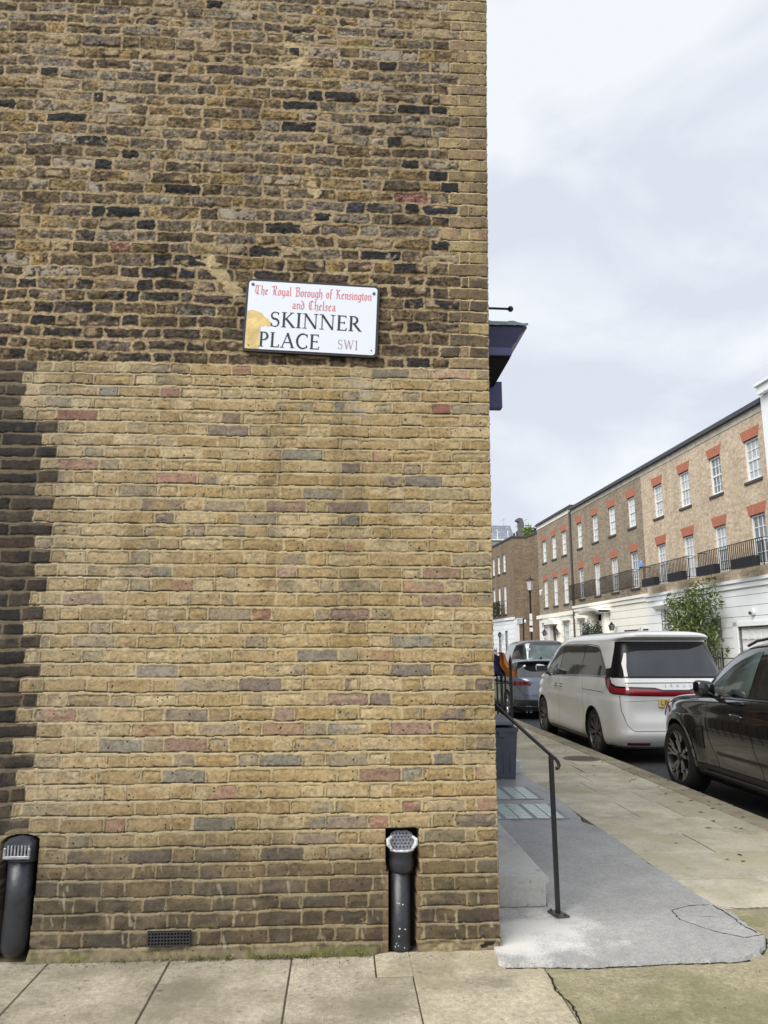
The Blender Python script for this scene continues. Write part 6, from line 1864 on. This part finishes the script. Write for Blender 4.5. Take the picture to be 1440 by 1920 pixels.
b = MB(); b.add([(4, 60, 10.3), (14.2, 60, 10.3), (14.1, 61.2, 11.75), (4, 61.2, 11.85), (14.2, 70, 10.3), (4, 70, 10.3), (14.1, 69, 11.75), (4, 69, 11.85)], [(0, 1, 2, 3), (1, 4, 6, 2), (3, 2, 6, 7)]); b.build('slates', m_slate, rf)
b = MB(); b.box(4, 14.25, 59.6, 70, -.1, 10.28); b.build('wall', m_slate and mat('grey render', L3(150, 150, 152), .8), rf)
b = MB(); b.box(4, 14.3, 59.5, 59.6, 10.25, 10.36)
for x in (12.64, 13.5, 14.14): b.bar((x, 59.55, 10.3), (x, 59.55, 11.1 if x < 14 else 11.5), .06)
b.bar((12.64, 59.55, 11.05), (12.5, 59.55, 11.1), .05); b.bar((14.25, 59.55, 11.6), (14.55, 59.55, 10.8), .05)
b.build('white_post', m_wht, rf)
ch = thing('chimney_stack', 'dark leaning party wall stack on the roofs at the bend', 'chimney', (14.3, 59, 10))
b = MB(); b.prism([(14.30, -.1), (15.0, -.1), (14.62, 11.55), (14.50, 11.92), (14.25, 11.98), (14.02, 11.86), (14.03, 11.72), (14.22, 11.66)], 58.6, 59.2); b.build('stack', mat('dark render', L3(98, 98, 98), .9, noise=(3, .2)), ch)
rb = thing('roof_block', 'low white roof with a dark eaves beside the chimney stack', 'roof', (15.5, 61, 10))
b = MB(); b.add([(14.6, 60, 11.62), (18, 60, 11.45), (18, 64, 12.1), (15.2, 64, 12.1)], [(0, 1, 2, 3)]); b.box(14.6, 18, 59.9, 60, 11.40, 11.55); b.build('roof_sheet', mat('pale roof', L3(218, 222, 228), .6), rb)
b = MB(); b.box(14.8, 18, 60.1, 64, -.1, 11.39); b.build('wall', m_coping, rb)
gp = thing('roof_plant', 'bright green shrub growing on the roof above the brown gable', 'plant', (15, 58, 10.4))
b = MB(); leaves(b, (14.72, 57.5, 10.62), (.42, .3, .62), 420, .22, 3, .6, .35); b.build('foliage', m_leafl, gp)
b = MB(); b.tube([(14.7, 57.5, 9.3), (14.7, 57.5, 10.2)], .03, 6); b.build('stem', mat('stem', L3(90, 80, 60), .8), gp)
for (x, y, z, l) in ((13.4, 60.5, 11.9, 'thin white aerial on the roofs left of the chimney stack'), (15.25, 60.5, 11.9, 'dark small aerial on the roofs right of the chimney stack')):
    an = thing('roof_aerial', l, 'aerial', (x, y, z - .3), group='aerials on the roofs')
    b = MB(); b.tube([(x, y, z - .4), (x, y, z + .35)], .014, 5); b.tube([(x - .28, y, z + .12), (x + .22, y, z + .33)], .012, 5)
    for k in range(3): b.tube([(x - .15 + .13 * k, y - .15, z + .18 + .05 * k), (x - .15 + .13 * k, y + .15, z + .18 + .05 * k)], .01, 5)
    b.build('mast', mat('aerial', L3(150, 154, 160), .5), an)
an = thing('roof_aerial', 'faint aerial over the gutter of the tan house', 'aerial', FA(6, -2, 9.3))
b = MB(FA); b.tube([(5.2, -1.2, 9.3), (5.2, -1.2, 9.75)], .012, 5); b.tube([(4.2, -1.2, 9.85), (6.0, -1.2, 9.55)], .012, 5)
for k in range(6): b.tube([(5.2 + .14 * k, -1.35, 9.70), (5.2 + .14 * k, -1.05, 9.65)], .009, 5)
b.build('mast', mat('aerial grey', L3(130, 134, 140), .5), an)

# ---- street furniture -----------------------------------------------------------------------
lp = thing('street_lamp', 'black street lamp with a tapered glass lantern in front of the brown gable', 'street lamp', (10.68, 42, 0))
LX = 10.69
b = MB(); b.lathe([(.15, 0), (.15, .5), (.10, .6), (.09, 1.3), (.06, 1.5), (.05, 4.3), (.07, 4.45), (.045, 4.6), (.09, 4.8)], 12, (LX, 42, 0)); b.build('post', M_black_iron, lp, smooth=True)
m_lg = mat('frosted lantern glass', L3(206, 204, 208, .9), .3)
b = MB(); b.lathe([(.13, 4.82), (.20, 5.38)], 4, (LX + .02, 42, 0)); b.build('lantern_glass', m_lg, lp)
b = MB(); b.lathe([(.14, 4.79), (.14, 4.82)], 4, (LX + .02, 42, 0)); b.lathe([(.24, 5.38), (.22, 5.42), (.09, 5.5), (.035, 5.58), (.03, 5.64), (0, 5.72)], 12, (LX + .02, 42, 0)); b.build('lantern_cap', M_black_iron, lp, smooth=True)
for (z0, z1, w) in ((3.15, 3.5, .075), (2.84, 3.12, .085), (2.5, 2.72, .09)):
    b = MB(); b.box(LX - .02 - w, LX - .02 + w, 41.9, 41.93, z0, z1); b.build('parking_sign', m_wht, lp)
sg_ = thing('street_sign', 'small white street name plate on the brown gable wall', 'street sign', (11.95, 49.95, 3.4))
b = MB(); b.box(11.72, 12.18, 49.93, 49.96, 3.22, 3.58); b.build('plate', m_plate, sg_)
b = MB(); write_roman(b, 'SKINNER', 11.76, 3.43, .085, 49.925, .02, .72, 1.1); write_roman(b, 'PLACE', 11.80, 3.28, .085, 49.925, .02, .8, 1.1)
b.build('lettering', M_ink, sg_)
sp = thing('sign_post', 'thin dark post with a small white lamp head beside the street lamp', 'post', (11.4, 47, 0))
b = MB(); b.tube([(11.45, 47, 0), (11.47, 47, 3.40)], .05, 8); b.tube([(11.42, 47, 3.42), (11.95, 47, 3.36)], .02, 6); b.build('post', M_black_iron, sp)
b = MB(); b.lathe([(0, 0), (.06, .02), (.07, .12), (.04, .2), (0, .22)], 10, (11.58, 46.95, 3.16)); b.build('lamp_head', m_wht, sp)

# clipped bushes by the canopied door
for i, s in enumerate((12.55, 13.85)):
    t = thing('topiary_bush', ['right one of two clipped dark bushes by the canopied door', 'left one of two clipped dark bushes by the canopied door'][i], 'bush', FA(s, 1.0, 0), group='pair of clipped bushes by the door')
    b = MB(); leaves(b, FA(s, 1.0, 1.75), (.28, .28, 1.0), 1100, .11, 30 + i, .4); leaves(b, FA(s, 1.0, 2.3), (.24, .24, .6), 420, .10, 40 + i, .4); b.build('foliage', m_leaf, t)
    b = MB(); p = FA(s, 1.0, 0); b.lathe([(.22, 0), (.28, .5), (.30, .52), (.26, .52), (.0, .48)], 14, (p[0], p[1], 0)); b.build('pot', M_trim, t)
    b = MB(); b.tube([(p[0], p[1], .45), (p[0], p[1], 1.4)], .035, 6); b.build('stem', mat('woody stem', L3(80, 66, 50), .9), t)

# bay tree in front of the tan house
tr = thing('bay_tree', 'leafy bay tree behind the white people carrier in front of the white garage wall', 'tree', FA(3.5, .75, 0))
rs = np.random.RandomState(12)
m_bark = mat('bark', L3(96, 84, 68), .9, noise=(20, .3), bump=(30, .6))
b = MB(); base = np.array(FA(4.6, .75, 0))
TD = 0.75
cl = []      # clumps in facade coordinates (s, d, z, r)
SH = -1.15
spec = [(4.75, 2.95, .40), (5.2, 2.75, .42), (5.7, 2.8, .40), (6.15, 2.95, .34), (6.55, 2.75, .32), (6.75, 3.10, .24), (6.95, 3.28, .16), (4.35, 2.75, .42), (4.15, 3.15, .34), (4.05, 3.45, .24), (4.1, 3.68, .14), (5.2, 3.30, .28), (5.2, 3.55, .16),
        (5.6, 3.15, .28), (6.2, 3.25, .22), (5.9, 2.45, .42), (5.35, 2.3, .45), (4.8, 2.4, .45), (4.4, 2.2, .40), (6.35, 2.35, .34), (5.0, 1.9, .42), (5.8, 2.05, .32), (4.5, 1.75, .36), (4.15, 1.7, .30), (3.95, 2.05, .22), (4.3, 1.35, .34), (4.0, 1.3, .26), (3.75, 1.7, .16), (4.6, 1.2, .38), (5.1, 1.4, .36), (4.6, .8, .4), (3.8, 2.9, .18), (6.7, 2.5, .2)]
lf = MB(); lf2 = MB()
k = 0
for (s, z, r) in spec:
    s = 5.0 + (s - 5.0) * .84
    for dd in (-.25, .25):
        k += 1
        c = FA(s + SH + rs.uniform(-.08, .08), TD + dd * r * 2 + rs.uniform(-.1, .1), z + rs.uniform(-.06, .06))
        n_ = int(640 * r * r)
        leaves(lf, c, (r * 1.0, r * 1.05, r * .95), n_, .17, 100 + k, .5, .30)
for k2 in range(26):
    s0_, z0_, r0_ = spec[rs.randint(len(spec))]; an = rs.uniform(0, math.pi * 2)
    c = FA(s0_ + SH + math.cos(an) * r0_ * 1.25, TD + rs.uniform(-.4, .4), z0_ + abs(math.sin(an)) * r0_ * 1.3)
    leaves(lf, c, (.07, .07, .09), 14, .17, 300 + k2, .5, .28)
lf.build('crown', m_leafb, tr)
def limb(p, q, r0, r1, seed):
    rr = np.random.RandomState(seed); pts = []
    for i in range(7):
        t = i / 6; w = math.sin(math.pi * t) * .08
        pts.append(tuple(np.array(p) * (1 - t) + np.array(q) * t + rr.uniform(-w, w, 3)))
    b.tube(pts, [r0 + (r1 - r0) * i / 6 for i in range(7)], 7)
root_ = FA(4.6 + SH, .75, 0); fork = FA(4.7 + SH, .75, 1.15)
limb(root_, fork, .085, .065, 1)
for i, (s, z) in enumerate(((4.2, 3.3), (5.2, 3.3), (6.7, 2.9), (5.8, 2.7), (4.1, 2.2), (4.8, 2.7))): limb(fork, FA(s + SH, TD + rs.uniform(-.2, .2), z), .045, .010, 5 + i)
b.build('trunk', m_bark, tr)
b = MB(); b.lathe([(.24, 0), (.30, .42), (.32, .45), (.27, .45), (0, .42)], 16, (root_[0], root_[1], 0)); b.build('planter', M_trim, tr)
# railings by the garage
fr = thing('front_railing', 'black spiked railings between the bay tree and the white garage', 'railing', FA(3.5, 1.0, 0))
b = MB(FA); b.box(1.73, 3.8, .99, 1.01, 1.22, 1.25); b.box(1.73, 3.8, .99, 1.01, .15, .18); b.box(1.74, 1.77, .0, 1.0, 1.22, 1.25); b.build('rail', M_black_iron, fr)
for k in range(15):
    s = 1.75 + .135 * k; p = FA(s, 1.0, 0); b = MB(); spear(b, p[0], p[1], 0, 1.46 if k else 1.6, .010 if k else .02, k == 0); b.build('spear_bar', M_black_iron, fr)
b = MB(); p = FA(2.55, 1.0, 0); b.tube([(p[0], p[1], 1.1), (p[0], p[1], 1.75)], .012, 6); b.tube([(p[0], p[1], 1.70), (p[0], p[1] + .22, 1.82), (p[0], p[1] + .4, 1.66), (p[0], p[1] + .52, 1.3)], .010, 6); b.tube([(p[0], p[1] - .10, 1.76), (p[0], p[1] + .10, 1.76)], .02, 6); b.build('scroll', M_black_iron, fr)
t = thing('end_railing', 'short iron railings at the foot of the white wall at the bend of the street', 'railing', FE(4, 1, 0))
b = MB(FE); b.box(1.0, 6.0, 1.0, 1.02, 1.15, 1.19)
for k in range(30): b.box(1.0 + k * .17, 1.03 + k * .17, .99, 1.02, 0, 1.5 + .15 * (k % 3 == 0))
b.build('rail', M_black_iron, t)

# moss and small weeds in the angle between wall and pavement
ms = MB(); rs = np.random.RandomState(77)
for k in range(70):
    x = rs.choice([rs.uniform(-1.42, .20), rs.uniform(-.75, -.1)])
    leaves(ms, (x, 4.045 - rs.rand() * .01, .004 + rs.rand() * .012), (.020, .008, .008), 12, .011, 500 + k, .5, .5)
o = ms.build('moss', mat('moss', L3(96, 100, 52), .9, island=.5)); tag(o, kind='stuff')
gr = MB()
for k in range(420):
    x, y = rs.uniform(-1.6, .8), 4.05 - abs(rs.normal()) * .05
    if rs.rand() < .35: x, y = rs.uniform(-1.6, 3.3), rs.uniform(3.2, 4.05)
    if x > .75 and y > 3.85: continue
    s_ = rs.uniform(.0015, .0045); a = rs.uniform(0, 6.28); z = .0045
    P = [(x + s_ * math.cos(a + t), y + s_ * math.sin(a + t), z) for t in (0, 2.1, 4.2)] + [(x, y, z + s_)]
    gr.add(P, [(0, 1, 3), (1, 2, 3), (2, 0, 3)])
o = gr.build('grit', mat('grit', L3(98, 88, 70), .9, island=.6)); tag(o, kind='stuff')
ll = MB()
for k in range(260):
    y = rs.uniform(5.5, 22); x = KX0 + rs.uniform(-.30, .22) if rs.rand() < .7 else rs.uniform(2.3, 3.5)
    s_ = rs.uniform(.012, .035); a = rs.uniform(0, 6.28)
    ll.add([(x + s_ * math.cos(a), y + s_ * math.sin(a), .004), (x + s_ * .5 * math.cos(a + 1.6), y + s_ * .5 * math.sin(a + 1.6), .009), (x - s_ * math.cos(a), y - s_ * math.sin(a), .005), (x + s_ * .5 * math.cos(a - 1.6), y + s_ * .5 * math.sin(a - 1.6), .007)], [(0, 1, 2, 3)])
o = ll.build('leaf_litter', mat('dead leaves', L3(104, 84, 60), .8, island=.5)); tag(o, kind='stuff')
